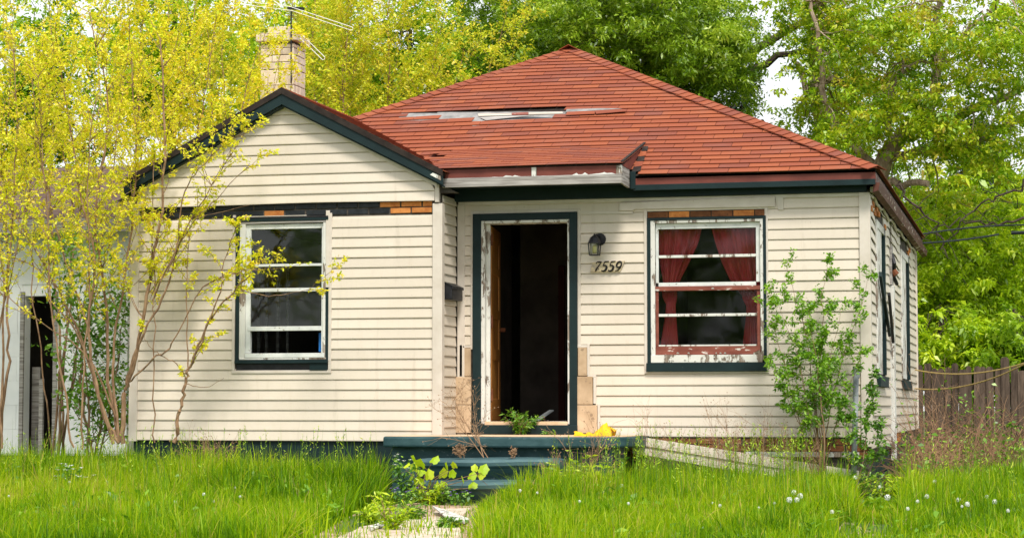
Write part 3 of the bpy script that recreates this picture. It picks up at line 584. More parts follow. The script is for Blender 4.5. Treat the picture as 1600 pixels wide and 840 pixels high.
hb('gable_trim', 'trimcream', XW-0.045, XW-0.004, WF-0.052, WF-0.0, 3.03, 3.21)
# --- roof decks
roofm = MB()
def slab(poly, t=0.03): roofm.extrude(poly, (0, 0, -t))
apY = 3.65; rdY = 4.54; apX = -0.187; apZ = EZ+(apX-EXL)*TN
slab([(EXL, EY, EZ), (EXR, EY, EZ), (apX, apY, apZ)])
slab([(EXR, EY, EZ), (EXR, EYB, EZ), (apX, rdY, apZ), (apX, apY, apZ)])
slab([(EXR, EYB, EZ), (EXL, EYB, EZ), (apX, rdY, apZ)])
slab([(EXL, EYB, EZ), (EXL, EY, EZ), (apX, apY, apZ), (apX, rdY, apZ)])
yr = EY+(RA[1]-EZ)/TN
slab([(RA[0], RKY+0.001, RA[1]), (RKR, RKY+0.001, rz(RKR)), (RKR, EY+(rz(RKR)-EZ)/TN+0.35, rz(RKR)), (RA[0], yr+0.1, RA[1])])
slab([(RA[0], RKY+0.001, RA[1]), (RKL, RKY+0.001, rz(RKL)), (RKL, EY+(rz(RKL)-EZ)/TN+0.1, rz(RKL)), (RA[0], yr+0.1, RA[1])])
hY1 = (3.36+0.62*HTN-EZ-0.2*TN)/(TN-HTN)
def hoodZ(y): return 3.362+(y-HY)*HTN
slab([(XW, HY, hoodZ(HY)), (HX1, HY, hoodZ(HY)), (HX1, hY1, hoodZ(hY1)), (XW, hY1, hoodZ(hY1))], 0.012)
roof = roofm.build('roof', 'deckdark', house)
# --- shingles
def clip(poly, a, b, c):                              # keep a*x+b*y <= c
    out = []
    for i in range(len(poly)):
        p = poly[i]; q = poly[(i+1) % len(poly)]; dp = a*p[0]+b*p[1]-c; dq = a*q[0]+b*q[1]-c
        if dp <= 0: out.append(p)
        if (dp < 0 < dq) or (dq < 0 < dp):
            t = dp/(dp-dq); out.append((p[0]+(q[0]-p[0])*t, p[1]+(q[1]-p[1])*t))
    return out
SW, SE = 0.298, 0.127
srng = random.Random(11)
pieces = []       # (world poly lower-surface points, normal, area_on_screen, tint)
def lay(P0, U, Vv, N, umin, umax, vmax, planes, skip=None, wavef=None, exp=SE, wobble=0.004, stp=0.011):
    nrow = int(vmax/exp)+1
    for r in range(nrow):
        v0 = r*exp; v1 = min(v0+exp+0.014, vmax)
        if v1-v0 < 0.02: continue
        u = umin-((r*0.109) % SW)
        jr = srng.uniform(-wobble, wobble)
        while u < umax:
            a, b = u+0.0025, u+SW-0.0025; u += SW
            poly = [(a, v0+jr), (b, v0+jr+srng.uniform(-0.003, 0.003)), (b, v1), (a, v1)]
            for pl in planes: poly = clip(poly, *pl) if poly else poly
            if len(poly) < 3: continue
            cu = sum(p[0] for p in poly)/len(poly); cv = sum(p[1] for p in poly)/len(poly)
            if skip and skip(cu, cv, r): continue
            off = lambda p: 0.004+stp*(1-(p[1]-v0)/exp)
            W = [P0+U*p[0]+Vv*p[1]+N*(off(p)+(wavef(p[0], p[1]) if wavef else 0)) for p in poly]
            q = [proj(x) for x in W]; ar = abs(sum(q[i][0]*q[(i+1) % len(q)][1]-q[(i+1) % len(q)][0]*q[i][1] for i in range(len(q))))/2
            pieces.append((W, N, ar if N@(CAM-W[0]) > 0 else 0, srng.random()))
N1 = np.array([0, -SN, CS]); V1 = np.array([0, CS, SN]); U1 = np.array([1.0, 0, 0])
vh = (hY1-EY)/CS
def patch(cu, cv, r):
    Xc = cu; y_ = EY+cv*CS; zz = EZ+cv*SN
    if Xc < RKR+0.3 and zz < rz(Xc)-0.05: return True
    if XW < Xc < HX1-0.05 and cv < vh-0.04: return True
    px = proj((Xc, y_, zz))[0]
    if r == 16 and 628 < px < 884: return True
    if r == 15 and 678 < px < 884: return True
    if r == 14 and 742 < px < 872: return True
    return False
wave = lambda u, v: 0.006*math.sin(u*1.7+v*0.8)+0.004*math.sin(v*4.1+u*0.5)
lay(np.array([0, EY-0.03, EZ-0.03*TN+0.006]), U1, V1, N1, EXL, EXR+0.1, (apY-EY)/CS+0.03, [(1, CS, EXR+0.02), (-1, CS, -EXL+0.02)], patch, wave)
hc = 1/math.hypot(1, HTN); hs_ = HTN*hc; Nh = np.array([0, -hs_, hc]); Vh = np.array([0, hc, hs_])
lay(np.array([0, HY-0.03, hoodZ(HY)-0.03*HTN+0.004]), U1, Vh, Nh, XW-0.1, HX1+0.06, (hY1-HY)/hc+0.05, [(1, 0, HX1+0.012)],
    lambda cu, cv, r: hoodZ(HY+cv*hc) < rz(cu)-0.05, lambda u, v: 0.004*math.sin(u*2.2+v*3), stp=0.006)
cw = 1/math.hypot(1, RSL); sw_ = RSL*cw
lay(np.array([RKR+0.03, RKY-0.006, rz(RKR+0.03)+0.006]), np.array([0, 1.0, 0]), np.array([-cw, 0, sw_]), np.array([sw_, 0, cw]), 0, 2.6, (RKR+0.03-RA[0])/cw, [(-1, 0, 0)], lambda cu, cv, r: (RKY+cu) > EY+0.55+((rz(RKR)+cv*sw_)-EZ)/TN)
lay(np.array([RKL-0.03, RKY-0.006, rz(RKL-0.03)+0.006]), np.array([0, 1.0, 0]), np.array([cw, 0, sw_]), np.array([-sw_, 0, cw]), 0, 2.6, (RA[0]-RKL+0.03)/cw, [(-1, 0, 0)], lambda cu, cv, r: (RKY+cu) > EY+0.25+((rz(RKL)+cv*sw_)-EZ)/TN)
lay(np.array([EXR+0.03, 0, EZ-0.03*TN+0.006]), np.array([0, 1.0, 0]), np.array([-CS, 0, SN]), np.array([SN, 0, CS]), EY, EYB, (EXR-apX)/CS+0.02, [(-1, CS, -EY), (1, CS, EYB)])
lay(np.array([EXL-0.03, 0, EZ-0.03*TN+0.006]), np.array([0, 1.0, 0]), np.array([CS, 0, SN]), np.array([-SN, 0, CS]), 0.8, EYB, (apX-EXL)/CS+0.02, [(-1, CS, -EY), (1, CS, EYB)])
lay(np.array([0, EYB+0.03, EZ-0.03*TN+0.006]), U1, np.array([0, -CS, SN]), np.array([0, SN, CS]), EXL, EXR+0.1, (EYB-rdY)/CS+0.02, [(1, CS, EXR+0.02), (-1, CS, -EXL+0.02)])
pieces.sort(key=lambda p: -p[2])
def add_piece(mb, W, N, t=0.006):
    n = len(W); mb.add([x-N*0.003 for x in W]+[x+N*(t-0.003) for x in W], [tuple(range(n-1, -1, -1)), tuple(range(n, 2*n))]+[(i, (i+1) % n, n+(i+1) % n, n+i) for i in range(n)])
def set_tint(o, vals):
    a = o.data.attributes.new('tint', 'FLOAT', 'POINT'); a.data.foreach_set('value', np.array(vals, np.float32))
for W, N, ar, t in pieces[:300]:
    mb = MB(); add_piece(mb, W, N); mb.build('shingle', 'shingle', roof, fixn=False)
mb = MB(); tv = []
for W, N, ar, t in pieces[300:]:
    add_piece(mb, W, N); tv += [t]*(2*len(W))
o = mb.build('shingles', 'shingle', roof, fixn=False, kind='stuff'); set_tint(o, tv)
# hip caps
def hip(p0, p1, nA, nB, half=0.13, step=0.127, lift=0.012):
    p0 = np.array(p0, float); p1 = np.array(p1, float); d = p1-p0; L = np.linalg.norm(d); d /= L
    def side(n):
        a = np.cross(d, n); a = a/np.linalg.norm(a)
        return a if a[2] < 0 else -a
    a = side(nA); b = side(nB); up = (nA+nB); up = up/np.linalg.norm(up); k = 0; s = 0.0
    while s < L:
        e = min(s+step+0.05, L); mb = MB(); j = srng.uniform(-0.006, 0.006)
        lo = p0+d*s+up*(lift+0.016); hi = p0+d*e+up*(lift+0.002)
        vs = []
        for c_ in (lo, hi):
            for q in (c_+a*(half+j), c_, c_+b*(half+j)): vs += [q, q+up*0.007]
        mb.add(vs, [(0,2,3,1),(2,4,5,3),(1,3,9,7),(3,5,11,9),(6,7,9,8),(8,9,11,10),(0,6,8,2),(2,8,10,4),(0,1,7,6),(4,10,11,5)])
        mb.build('hip_shingle', 'shingle', roof); s += step
nL = np.array([-SN, 0, CS]); nR = np.array([SN, 0, CS])
hip((EXR+0.02, EY-0.02, EZ), (apX, apY, apZ+0.004), N1, nR)
hL0 = (RA[0], yr, RA[1]); hip(hL0, (apX, apY, apZ+0.004), N1, nL)
hip((apX, apY-0.15, apZ), (apX, rdY, apZ), nL, nR)
hip((RA[0], RKY-0.0, RA[1]), (RA[0], yr, RA[1]), np.array([sw_, 0, cw]), np.array([-sw_, 0, cw]), half=0.1, lift=0.004)
# torn patch: felt strips, bare boards and a black plate for a hole
def onroof(px, py, lift=0.0):
    d = ray(px, py); n_ = np.array([0, -TN, 1.0]); p0 = np.array([0, EY, EZ]); q = CAM+d*((p0-CAM)@n_)/(d@n_); return q+N1*lift
def rpatch(name, m, quad, lift, th=0.006, label=None):
    W = [onroof(px, py, lift) for px, py in quad]; mb = MB(); mb.extrude(W, N1*th); o = mb.build(name, m, roof)
    if label: o['label'] = label
    return o
rpatch('felt_strip', 'felt', [(620, 190), (740, 190), (748, 178), (628, 178.5)], 0.006)
rpatch('felt_strip', 'felt', [(676, 192), (884, 190), (888, 176), (684, 177)], 0.0065, label='grey felt where shingles are torn away')
rpatch('felt_strip', 'felt', [(738, 199), (874, 196), (878, 187), (746, 189)], 0.008)
rpatch('bare_board', 'palewood', [(748, 184.5), (800, 182.5), (799, 179.5), (747, 180.5)], 0.016, 0.006)
rpatch('bare_board', 'palewood', [(826, 182), (880, 180.2), (879, 177.3), (827, 178.8)], 0.016, 0.006)
rpatch('bare_board', 'brownpeel', [(800, 182.3), (826, 181.8), (826, 178), (800, 179)], 0.015, 0.006)
rpatch('torn_felt_flap', 'greywood', [(760, 191.5), (800, 187), (835, 184), (800, 184.8), (750, 187)], 0.022, 0.004)
rpatch('roof_hole_shade', 'black', [(800, 186.6), (835, 185.4), (868, 186.6), (862, 188), (800, 188.3), (772, 190.3)], 0.0155, 0.003)  # black plate laid on the felt, painting in the darkness of a hole
rpatch('lifted_shingle', 'shingle', [(884, 186), (930, 184), (930, 179.5), (887, 181)], 0.04, 0.006)
rpatch('lifted_shingle', 'shingle', [(932, 184), (980, 180), (975, 176.6), (930, 179)], 0.04, 0.006)
rpatch('felt_strip', 'felt', [(884, 180), (940, 177), (972, 174.6), (940, 174), (886, 175.6)], 0.032, 0.004)
# flashing tabs at the hood's right side
for k in range(5):
    y_ = EY+0.02+k*0.13; z_ = EZ+(y_-EY)*TN
    MB().extrude([(HX1+0.012, y_, z_+0.02), (HX1+0.10-k*0.006, y_, z_+0.03), (HX1+0.09-k*0.006, y_+0.11, z_+0.03+0.11*TN), (HX1+0.012, y_+0.11, z_+0.03+0.11*TN)], (0, -0.004, 0.007)).build('flashing_tab', 'shingle' if k % 2 else 'deckdark', roof)
MB().extrude([(HX1-0.01, HY-0.02, hoodZ(HY)+0.014), (HX1+0.014, HY-0.02, hoodZ(HY)+0.014), (HX1+0.014, hY1+0.04, hoodZ(hY1)+0.03), (HX1-0.01, hY1+0.04, hoodZ(hY1)+0.03)], (0, 0, 0.012)).build('hood_edge_strip', 'deckdark', roof)
# --- interior shell
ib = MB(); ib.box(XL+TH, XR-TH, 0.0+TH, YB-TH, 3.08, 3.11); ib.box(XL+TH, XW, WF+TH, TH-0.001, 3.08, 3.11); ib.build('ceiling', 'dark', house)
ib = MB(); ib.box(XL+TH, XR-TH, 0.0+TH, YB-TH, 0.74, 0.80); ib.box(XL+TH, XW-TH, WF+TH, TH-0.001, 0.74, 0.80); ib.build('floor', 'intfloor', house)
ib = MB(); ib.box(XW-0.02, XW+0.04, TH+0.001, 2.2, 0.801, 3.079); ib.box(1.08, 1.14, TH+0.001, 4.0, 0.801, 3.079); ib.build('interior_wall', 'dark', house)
# rear partition with an arched opening
ib = MB(); ax0, ax1, az = -0.02, 0.78, 2.25
ib.box(XW+0.041, ax0, 2.6, 2.7, 0.801, 3.079); ib.box(ax1, 1.079, 2.6, 2.7, 0.801, 3.079)
for k in range(10):
    t0, t1 = math.pi*k/10, math.pi*(k+1)/10; cx_ = (ax0+ax1)/2; ra = (ax1-ax0)/2
    pa = (cx_-ra*math.cos(t0), az+ra*0.8*math.sin(t0)); pb = (cx_-ra*math.cos(t1), az+ra*0.8*math.sin(t1))
    ib.extrude([(pa[0], 2.6, pa[1]), (pb[0], 2.6, pb[1]), (pb[0], 2.6, 3.078), (pa[0], 2.6, 3.078)], (0, 0.1, 0))
ib.build('interior_wall', 'dark', house)
MB().box(-0.10, -0.03, 2.56, 2.598, 0.801, 2.6).build('interior_trim', 'darkred', house)
MB().box(XL+TH+0.001, XR-TH-0.001, 5.5, 5.6, 0.801, 3.078).build('interior_wall', 'dark', house)
for px in (402, 414, 432, 447): MB().box(X0(px, 530, 1.2), X0(px+3.5, 530, 1.2), 1.2, 1.23, 0.801, 2.6).build('interior_stud', 'greywood', house)

# --- door frame, door leaf, threshold
dz0 = Z0(820, 678, -0.02); 
df = MB()
gx0, gx1 = X0(740), X0(903); 
df.box(gx0, X0(753), -0.045, 0.0-0.0005, 0.735, Z0(820, 333)); df.box(X0(891), gx1, -0.045, -0.0005, 0.735, Z0(820, 333))
df.box(X0(753), X0(891), -0.045, -0.0005, Z0(820, 344), Z0(820, 333)); door_frame = df.build('door_frame', 'green', house, bevel=0.004)
jb = MB(); jb.box(X0(753)+0.001, X0(759), -0.038, TH, Z0(820, 662), Z0(820, 344)-0.001); jb.box(X0(888), X0(891)-0.001, -0.038, TH, Z0(820, 662), Z0(820, 344)-0.001)
jb.box(X0(759), X0(888), -0.036, TH, Z0(820, 348.5), Z0(820, 344)-0.002); jb.box(X0(759), X0(765), 0.02, 0.05, Z0(820, 662), Z0(820, 348.5)); jb.build('door_jamb', 'whitepeel', door_frame, bevel=0.003)
MB().box(X0(759)+0.0, X0(888), -0.05, TH, Z0(820, 664, -0.04), Z0(820, 658, -0.04)).build('threshold', 'porchtop', door_frame, bevel=0.004)
MB().box(gx0-0.002, gx1+0.002, -0.065, -0.001, 0.73, Z0(820, 663.5, -0.05)).build('sill_beam', 'green', door_frame, bevel=0.006)
# leaf swung inwards about the left jamb
hx, hy = X0(760)+0.02, TH; ang = R_(98)
dd = np.array([math.cos(ang), math.sin(ang), 0]); dn = np.array([-math.sin(ang), math.cos(ang), 0]); zb, zt = Z0(820, 657), Z0(820, 350)
def dbox(mb, a, b, z0_, z1_, t0, t1):
    p0 = np.array([hx, hy, 0]); vs = [p0+dd*u_+dn*t_+np.array([0, 0, z_]) for z_ in (z0_, z1_) for u_, t_ in ((a, t0), (b, t0), (b, t1), (a, t1))]
    mb.add(vs, [(0,3,2,1),(4,5,6,7),(0,1,5,4),(1,2,6,5),(2,3,7,6),(3,0,4,7)])
lf = MB(); dbox(lf, 0, 0.12, zb, zt, 0, 0.04); dbox(lf, 0.70, 0.82, zb, zt, 0, 0.04)
for a, b in ((zb, zb+0.22), (zb+0.62, zb+0.74), (zb+1.05, zb+1.15), (zb+1.50, zb+1.58), (zt-0.14, zt)): dbox(lf, 0.12, 0.70, a, b, 0.001, 0.039)
leaf = lf.build('door', 'doorwood', house, bevel=0.003); leaf['label'] = 'brown varnished panel door swung inwards'
for a, b in ((zb+0.22, zb+0.62), (zb+0.74, zb+1.05), (zb+1.15, zb+1.50), (zb+1.58, zt-0.14)):
    pm = MB(); dbox(pm, 0.12, 0.70, a, b, 0.012, 0.028); pm.build('door_panel', 'doorwood', leaf)
for z_ in (zb+0.2, zb+0.95, zt-0.2):
    pm = MB(); dbox(pm, -0.012, 0.006, z_, z_+0.12, -0.012, 0.03); pm.build('hinge', 'rust', leaf)
pm = MB(); pm.tube([np.array([hx, hy, zb+0.95])+dd*0.75+dn*-0.0, np.array([hx, hy, zb+0.95])+dd*0.75-dn*0.06], 0.022, 8); pm.build('knob', 'rust', leaf)

# --- windows
def fbox(parent, name, m, Y, x0, x1, y0, y1, d0=0.0, d1=0.03, cx_=None, bevel=0.003, label=None):
    """box from pixel edges measured on plane Y; x0,x1 / y0(top),y1(bottom); depth from Y+d0 to Y+d1"""
    cy = (y0+y1)/2; cx_ = cx_ or (x0+x1)/2
    o = MB().box(X0(x0, cy, Y), X0(x1, cy, Y), Y+d0, Y+d1, Z0(cx_, y1, Y), Z0(cx_, y0, Y)).build(name, m, parent, bevel=bevel)
    if label: o['label'] = label
    return o
# right window
wr = MB(); Yp = 0.0; g = lambda *a, **k: fbox(window, *a, **k)
window = MB().box(X0(1012, 450), X0(1017, 450), -0.03, 0.0-0.0005, Z0(1105, 566), Z0(1105, 340)).box(X0(1193.5, 450), X0(1198, 450), -0.03, -0.0005, Z0(1105, 566), Z0(1105, 340)).box(X0(1012, 450), X0(1198, 450), -0.031, -0.0005, Z0(1105, 342.5), Z0(1105, 339)).build('window', 'green', house)
window['label'] = 'right window with red curtains and peeling frame'
g('frame', 'whitepeel', 0.0, 1017.2, 1024, 343, 562, -0.022, TH, cx_=1105); g('frame', 'whitepeel', 0.0, 1188.5, 1193.3, 343, 562, -0.022, TH, cx_=1105); g('frame', 'whitepeel', 0.0, 1024.1, 1188.4, 343, 347.5, -0.020, TH, cx_=1105)
g('sash_rail', 'whiteclean', 0.0, 1024.2, 1188.3, 347.7, 356.5, 0.012, 0.045, cx_=1105)
g('sash_stile', 'whiteclean', 0.0, 1024.2, 1028.5, 356.6, 441, 0.012, 0.045, cx_=1105); g('sash_stile', 'whiteclean', 0.0, 1181, 1188.3, 356.6, 441, 0.012, 0.045, cx_=1105)
g('muntin', 'whitepeel', 0.0, 1028.6, 1180.9, 397.5, 401.8, 0.010, 0.040, cx_=1105)
g('sash_rail', 'whiteclean', 0.0, 1028.6, 1180.9, 440.5, 446.5, 0.009, 0.045, cx_=1105)
g('meeting_rail', 'brownpeel', 0.0, 1022, 1189, 446.8, 453.5, -0.012, 0.03, cx_=1105)
g('sash_stile', 'brownpeel', 0.0, 1024.2, 1029, 453.7, 540.5, 0.0, 0.035, cx_=1105); g('sash_stile', 'brownpeel', 0.0, 1183, 1188.3, 453.7, 540.5, 0.0, 0.035, cx_=1105)
g('muntin', 'whitepeel', 0.0, 1029.1, 1182.9, 489.5, 493.8, -0.002, 0.03, cx_=1105)
g('sash_rail', 'brownpeel', 0.0, 1024.2, 1188.3, 540.7, 553.5, -0.004, 0.035, cx_=1105)
g('glazing_bead', 'whitepeel', 0.0, 1029.1, 1182.9, 538.0, 540.5, 0.0, 0.03, cx_=1105)
g('inner_sill', 'whitepeel', 0.0, 1018, 1192, 554, 566, -0.036, 0.04, cx_=1105); g('sill', 'green', 0.0, 1011, 1199, 566.5, 580, -0.048, -0.0265, cx_=1105)
g('glass', 'glass', 0.0, 1028.5, 1181, 356.5, 397.5, 0.028, 0.032, cx_=1105, bevel=0); g('glass', 'glass', 0.0, 1028.5, 1181, 401.8, 440.5, 0.028, 0.032, cx_=1105, bevel=0)
g('glass', 'glass', 0.0, 1029, 1183, 453.5, 489.5, 0.014, 0.018, cx_=1105, bevel=0); g('glass', 'glass', 0.0, 1029, 1183, 493.8, 538, 0.014, 0.018, cx_=1105, bevel=0)
pk = MB()
for k in range(16):                                        # curls of paint on the sill and rails
    px = rr.uniform(1030, 1180); py = rr.choice([451, 452, 552, 563, 564, 565]); x_ = X0(px, py); z_ = Z0(px, py, -0.03); s = rr.uniform(0.01, 0.035)
    pk.extrude([(x_, -0.04, z_), (x_+s, -0.043, z_-0.003), (x_+s*0.9, -0.05, z_+0.010), (x_+s*0.3, -0.046, z_+0.013)], (0, 0.002, 0))
pk.build('paint_curls', 'whiteclean', window)
pk = MB().extrude([(X0(1174, 548), -0.012, Z0(1174, 556)), (X0(1189, 548), -0.012, Z0(1189, 553)), (X0(1187, 548), -0.02, Z0(1187, 546)), (X0(1180, 548), -0.03, Z0(1180, 550))], (0, 0.003, 0)); pk.build('paint_curls', 'whitepeel', window)
# left window
Yw = WF
window = MB().box(X0(370, 450, Yw), X0(375, 450, Yw), Yw-0.03, Yw-0.0005, Z0(440, 568, Yw), Z0(440, 343, Yw)).box(X0(511, 450, Yw)-0.008, X0(514, 450, Yw), Yw-0.024, Yw-0.0005, Z0(440, 568, Yw), Z0(440, 343, Yw)).box(X0(370, 450, Yw), X0(514, 450, Yw), Yw-0.034, Yw-0.0005, Z0(440, 345, Yw), Z0(440, 341.5, Yw)).build('window', 'green', house)
window['label'] = 'left window with white sashes, lower part open'
h = lambda nm, m, *a, **k: fbox(window, nm, m, Yw, *a, cx_=440, **k)
h('frame', 'whitepeel', 375.2, 384, 346, 560, -0.022, TH); h('frame', 'whitepeel', 505.5, 510.5, 346, 560, -0.022, TH); h('head_trim', 'greywood', 375.2, 510.5, 345.6, 349, -0.026, TH)
h('sash_rail', 'whiteclean', 384.1, 505.4, 350, 357.5, 0.0, 0.045); h('sash_stile', 'whiteclean', 384.1, 391.5, 357.6, 551, -0.004, 0.045); h('sash_stile', 'whiteclean', 502.5, 505.4, 357.6, 551, -0.004, 0.045)
h('muntin', 'whiteclean', 391.6, 502.4, 412, 416, 0.012, 0.04); h('meeting_rail', 'whiteclean', 391.6, 502.4, 450, 455.5, -0.008, 0.04)
h('sash_rail', 'whiteclean', 387, 502.4, 509.5, 516.5, -0.008, 0.035); h('sill', 'whiteclean', 384.1, 508, 551.5, 558.5, -0.034, 0.05); h('sill', 'whitepeel', 375.2, 510.6, 558.7, 561.5, -0.03, 0.05)
h('glass', 'glassdirty', 391.5, 502.5, 357.5, 412, 0.024, 0.028, bevel=0); h('glass', 'glassdirty', 391.5, 502.5, 416, 450, 0.024, 0.028, bevel=0); h('glass', 'glassdirty', 391.5, 502.5, 455.5, 509.5, 0.010, 0.014, bevel=0)
h('sill_board', 'green', 369, 514, 562, 567.3, -0.046, -0.001); h('sill_board', 'green', 485, 512.5, 567.6, 578.5, -0.03, -0.001); h('sill_gap_shade', 'black', 369, 484.8, 567.6, 578.5, -0.004, -0.001)  # the thin black strip paints in the shade of the gap below the sill
h('head_board', 'black', 366, 514.5, 338.8, 341.3, -0.036, -0.001); h('head_board', 'palewood', 384, 480, 337.0, 338.6, -0.028, -0.001)
# side windows
for (ya, yb, za, zb_) in (sw1, sw2):
    window = MB().box(XR-TH, XR-0.002, ya, yb, za-0.02, za).build('window', 'green', house); window['label'] = 'narrow looking side window with pinkish white frame'
    MB().box(XR-TH, XR+0.03, ya-0.085, ya, za, zb_).build('frame', 'whitepeel', window, bevel=0.003); MB().box(XR-0.03, XR+0.024, ya+0.001, ya+0.62*(yb-ya), za, zb_-0.081).build('board', 'whitepeel', window, bevel=0.003); MB().box(XR-TH, XR+0.034, yb, yb+0.085, za, zb_).build('frame', 'green', window, bevel=0.003)
    MB().box(XR-TH, XR+0.03, ya, yb, zb_-0.08, zb_).build('frame', 'whitepeel', window, bevel=0.003); MB().box(XR+0.001, XR+0.055, ya-0.09, yb+0.09, za-0.13, za-0.021).build('sill', 'green', window, bevel=0.004)
    MB().box(XR-0.06, XR-0.02, ya+0.001, yb-0.001, (za+zb_)/2-0.03, (za+zb_)/2+0.03).build('meeting_rail', 'whitepeel', window)
    MB().box(XR-0.045, XR-0.041, ya+0.002, yb-0.002, za+0.002, zb_-0.082).build('glass', 'glass', window)
# boards hanging by the side windows
MB().bar((XR+0.05, 0.98, 2.35), (XR+0.05, 2.30, 1.78), 0.03, 0.05).build('hanging_strip', 'green', house); MB().bar((XR+0.045, 2.35, 2.22), (XR+0.045, 2.95, 1.72), 0.03, 0.04).build('hanging_strip', 'black', house)
# door-like post/pipe at the middle of the side wall
MB().box(XR+0.001, XR+0.05, 3.02, 3.28, 0.42, 2.35).build('service_board', 'whitepeel', house, bevel=0.004)
sb = MB().box(XR+0.001, XR+0.035, 3.0, 3.25, 2.36, 2.80); sb.build('broken_meter_box', 'greywood', house); MB().tube([(XR+0.03, 3.1, 2.70), (XR+0.06, 3.05, 2.60), (XR+0.045, 3.2, 2.45), (XR+0.07, 3.3, 2.38)], 0.022, 7).build('broken_conduit', 'black', house); MB().tube([(XR+0.04, 3.12, 2.52), (XR+0.075, 3.12, 2.47)], 0.04, 8).build('conduit_cap', 'rust', house)
# --- chimney
CX0, CX1, CY0, CY1 = -4.24, -3.80, 4.0, 4.42
chim = MB().box(CX0+0.012, CX1-0.012, CY0+0.012, CY1-0.012, 0.1, 5.55).build('chimney', 'mortar', house)
z = 3.2; r = 0
while z < 5.51:
    hgt = 0.09 if r % 5 < 3 else 0.20; hgt = min(hgt, 5.53-z)
    sp = (CX0+CX1)/2+(0.06 if r % 2 else -0.07)
    for a, b in (((CX0, sp-0.003), (sp+0.003, CX1)) if hgt < 0.15 else ((CX0, CX1),)):
        MB().box(a, b, CY0-rnd.uniform(0, 0.008), CY0+0.10, z+0.004, z+hgt-0.004).build('block', 'chimneyblock', chim, bevel=0.006)
    MB().box(CX1-0.011, CX1+rnd.uniform(0.002, 0.01), CY0+0.102, CY0+0.24, z+0.004, z+hgt-0.004).build('block', 'chimneyblock', chim, bevel=0.006)
    MB().box(CX1-0.011, CX1+rnd.uniform(0.002, 0.01), CY0+0.246, CY1, z+0.004, z+hgt-0.004).build('block', 'chimneyblock', chim, bevel=0.006)
    z += hgt; r += 1
MB().box(CX0-0.05, CX1+0.05, CY0-0.05, CY1+0.05, 5.56, 5.65).extrude([(CX0-0.04, CY0-0.04, 5.651), (CX1+0.04, CY0-0.04, 5.651), (CX1+0.04, CY1+0.04, 5.651), (CX0-0.04, CY1+0.04, 5.651)], (0.0, 0.0, 0.02)).box(CX0+0.07, CX1-0.09, CY0+0.05, CY1-0.06, 5.672, 5.76).build('chimney_cap', 'chimneyblock', chim, bevel=0.015)

# ------------------------------------------------------------------ porch and steps
porch = thing('porch_steps', (0.2, -1.3, 0.1), 'dark green painted concrete porch slab with two worn steps', 'steps')
PZ = 0.728
def rounded_slab(x0, x1, y0, y1, z0, z1, nose=0.02, rr_=0.2, k=6):
    pts = [(x0, y1), (x0, y0)] ; pts += [(x1-rr_+rr_*math.sin(t), y0+rr_-rr_*math.cos(t)) for t in np.linspace(0, math.pi/2, k)]; pts += [(x1, y1)]
    return MB().extrude([(x, y, z0) for x, y in pts], (0, 0, z1-z0))
pf = X0(598, 686, -1.37); pr = X0(985, 684, -1.1)
rounded_slab(pf, pr, -1.37, WF-0.04, PZ-0.105, PZ-0.004, rr_=0.35).build('porch_slab', 'greenworn', porch, bevel=0.018)
MB().box(XW+0.035, pr-0.01, WF-0.039, -0.067, PZ-0.105, PZ-0.006).build('porch_slab', 'greenworn', porch)
pts = [(pf+0.02, -1.34)]+[(pr-0.37+0.33*math.sin(t), -1.34+0.33-0.33*math.cos(t)) for t in np.linspace(0, math.pi/2, 6)]+[(pr-0.04, WF-0.05), (pf+0.02, WF-0.05)]
MB().extrude([(x, y, PZ-0.0035) for x, y in pts], (0, 0, 0.0035)).build('porch_floor', 'porchtop', porch)
MB().box(XW+0.036, pr-0.04, WF-0.049, -0.068, PZ-0.0035, PZ).build('porch_floor', 'porchtop', porch)
MB().box(pf+0.06, pr-0.15, -1.25, WF+0.0, -0.2, PZ-0.106).build('porch_base', 'greenworn', porch)
def step(px0, px1, yf, zt, depth, py):
    a, b = X0(px0, py, yf), X0(px1, py, yf); n = 26; rows = []
    prof = [(0.10, zt-0.17), (0.05, zt-0.09), (0.006, zt-0.062), (0.0, zt-0.03), (0.02, zt-0.006), (0.06, zt), (depth, zt+0.004)]
    mb = MB()
    for i in range(n+1):
        t = i/n; x = a+(b-a)*t; end = min(t, 1-t)*(b-a); pull = 0.06*max(0, 1-end/0.07)**2
        for (dy, z_) in prof: mb.v.append((x, yf+dy+pull+0.008*math.sin(x*5), z_+0.006*math.sin(x*3.3)-0.01*math.exp(-((x-(a+b)/2)/0.3)**2)*(dy < 0.1)-pull*0.3))
    k = len(prof)
    for i in range(n):
        for j in range(k-1): mb.f.append((i*k+j, i*k+j+1, (i+1)*k+j+1, (i+1)*k+j))
    mb.f.append(tuple(range(k))); mb.f.append(tuple(n*k+j for j in range(k)))
    mb.build('step', 'stepworn', porch, smooth=False)
    MB().box(a+0.04, b-0.04, yf+0.11, yf+depth+0.05, 0.0, zt-0.01).build('riser', 'greenworn', porch)
step(645, 872, -1.66, 0.525, 0.30, 718); step(627, 845, -1.97, 0.325, 0.31, 758)

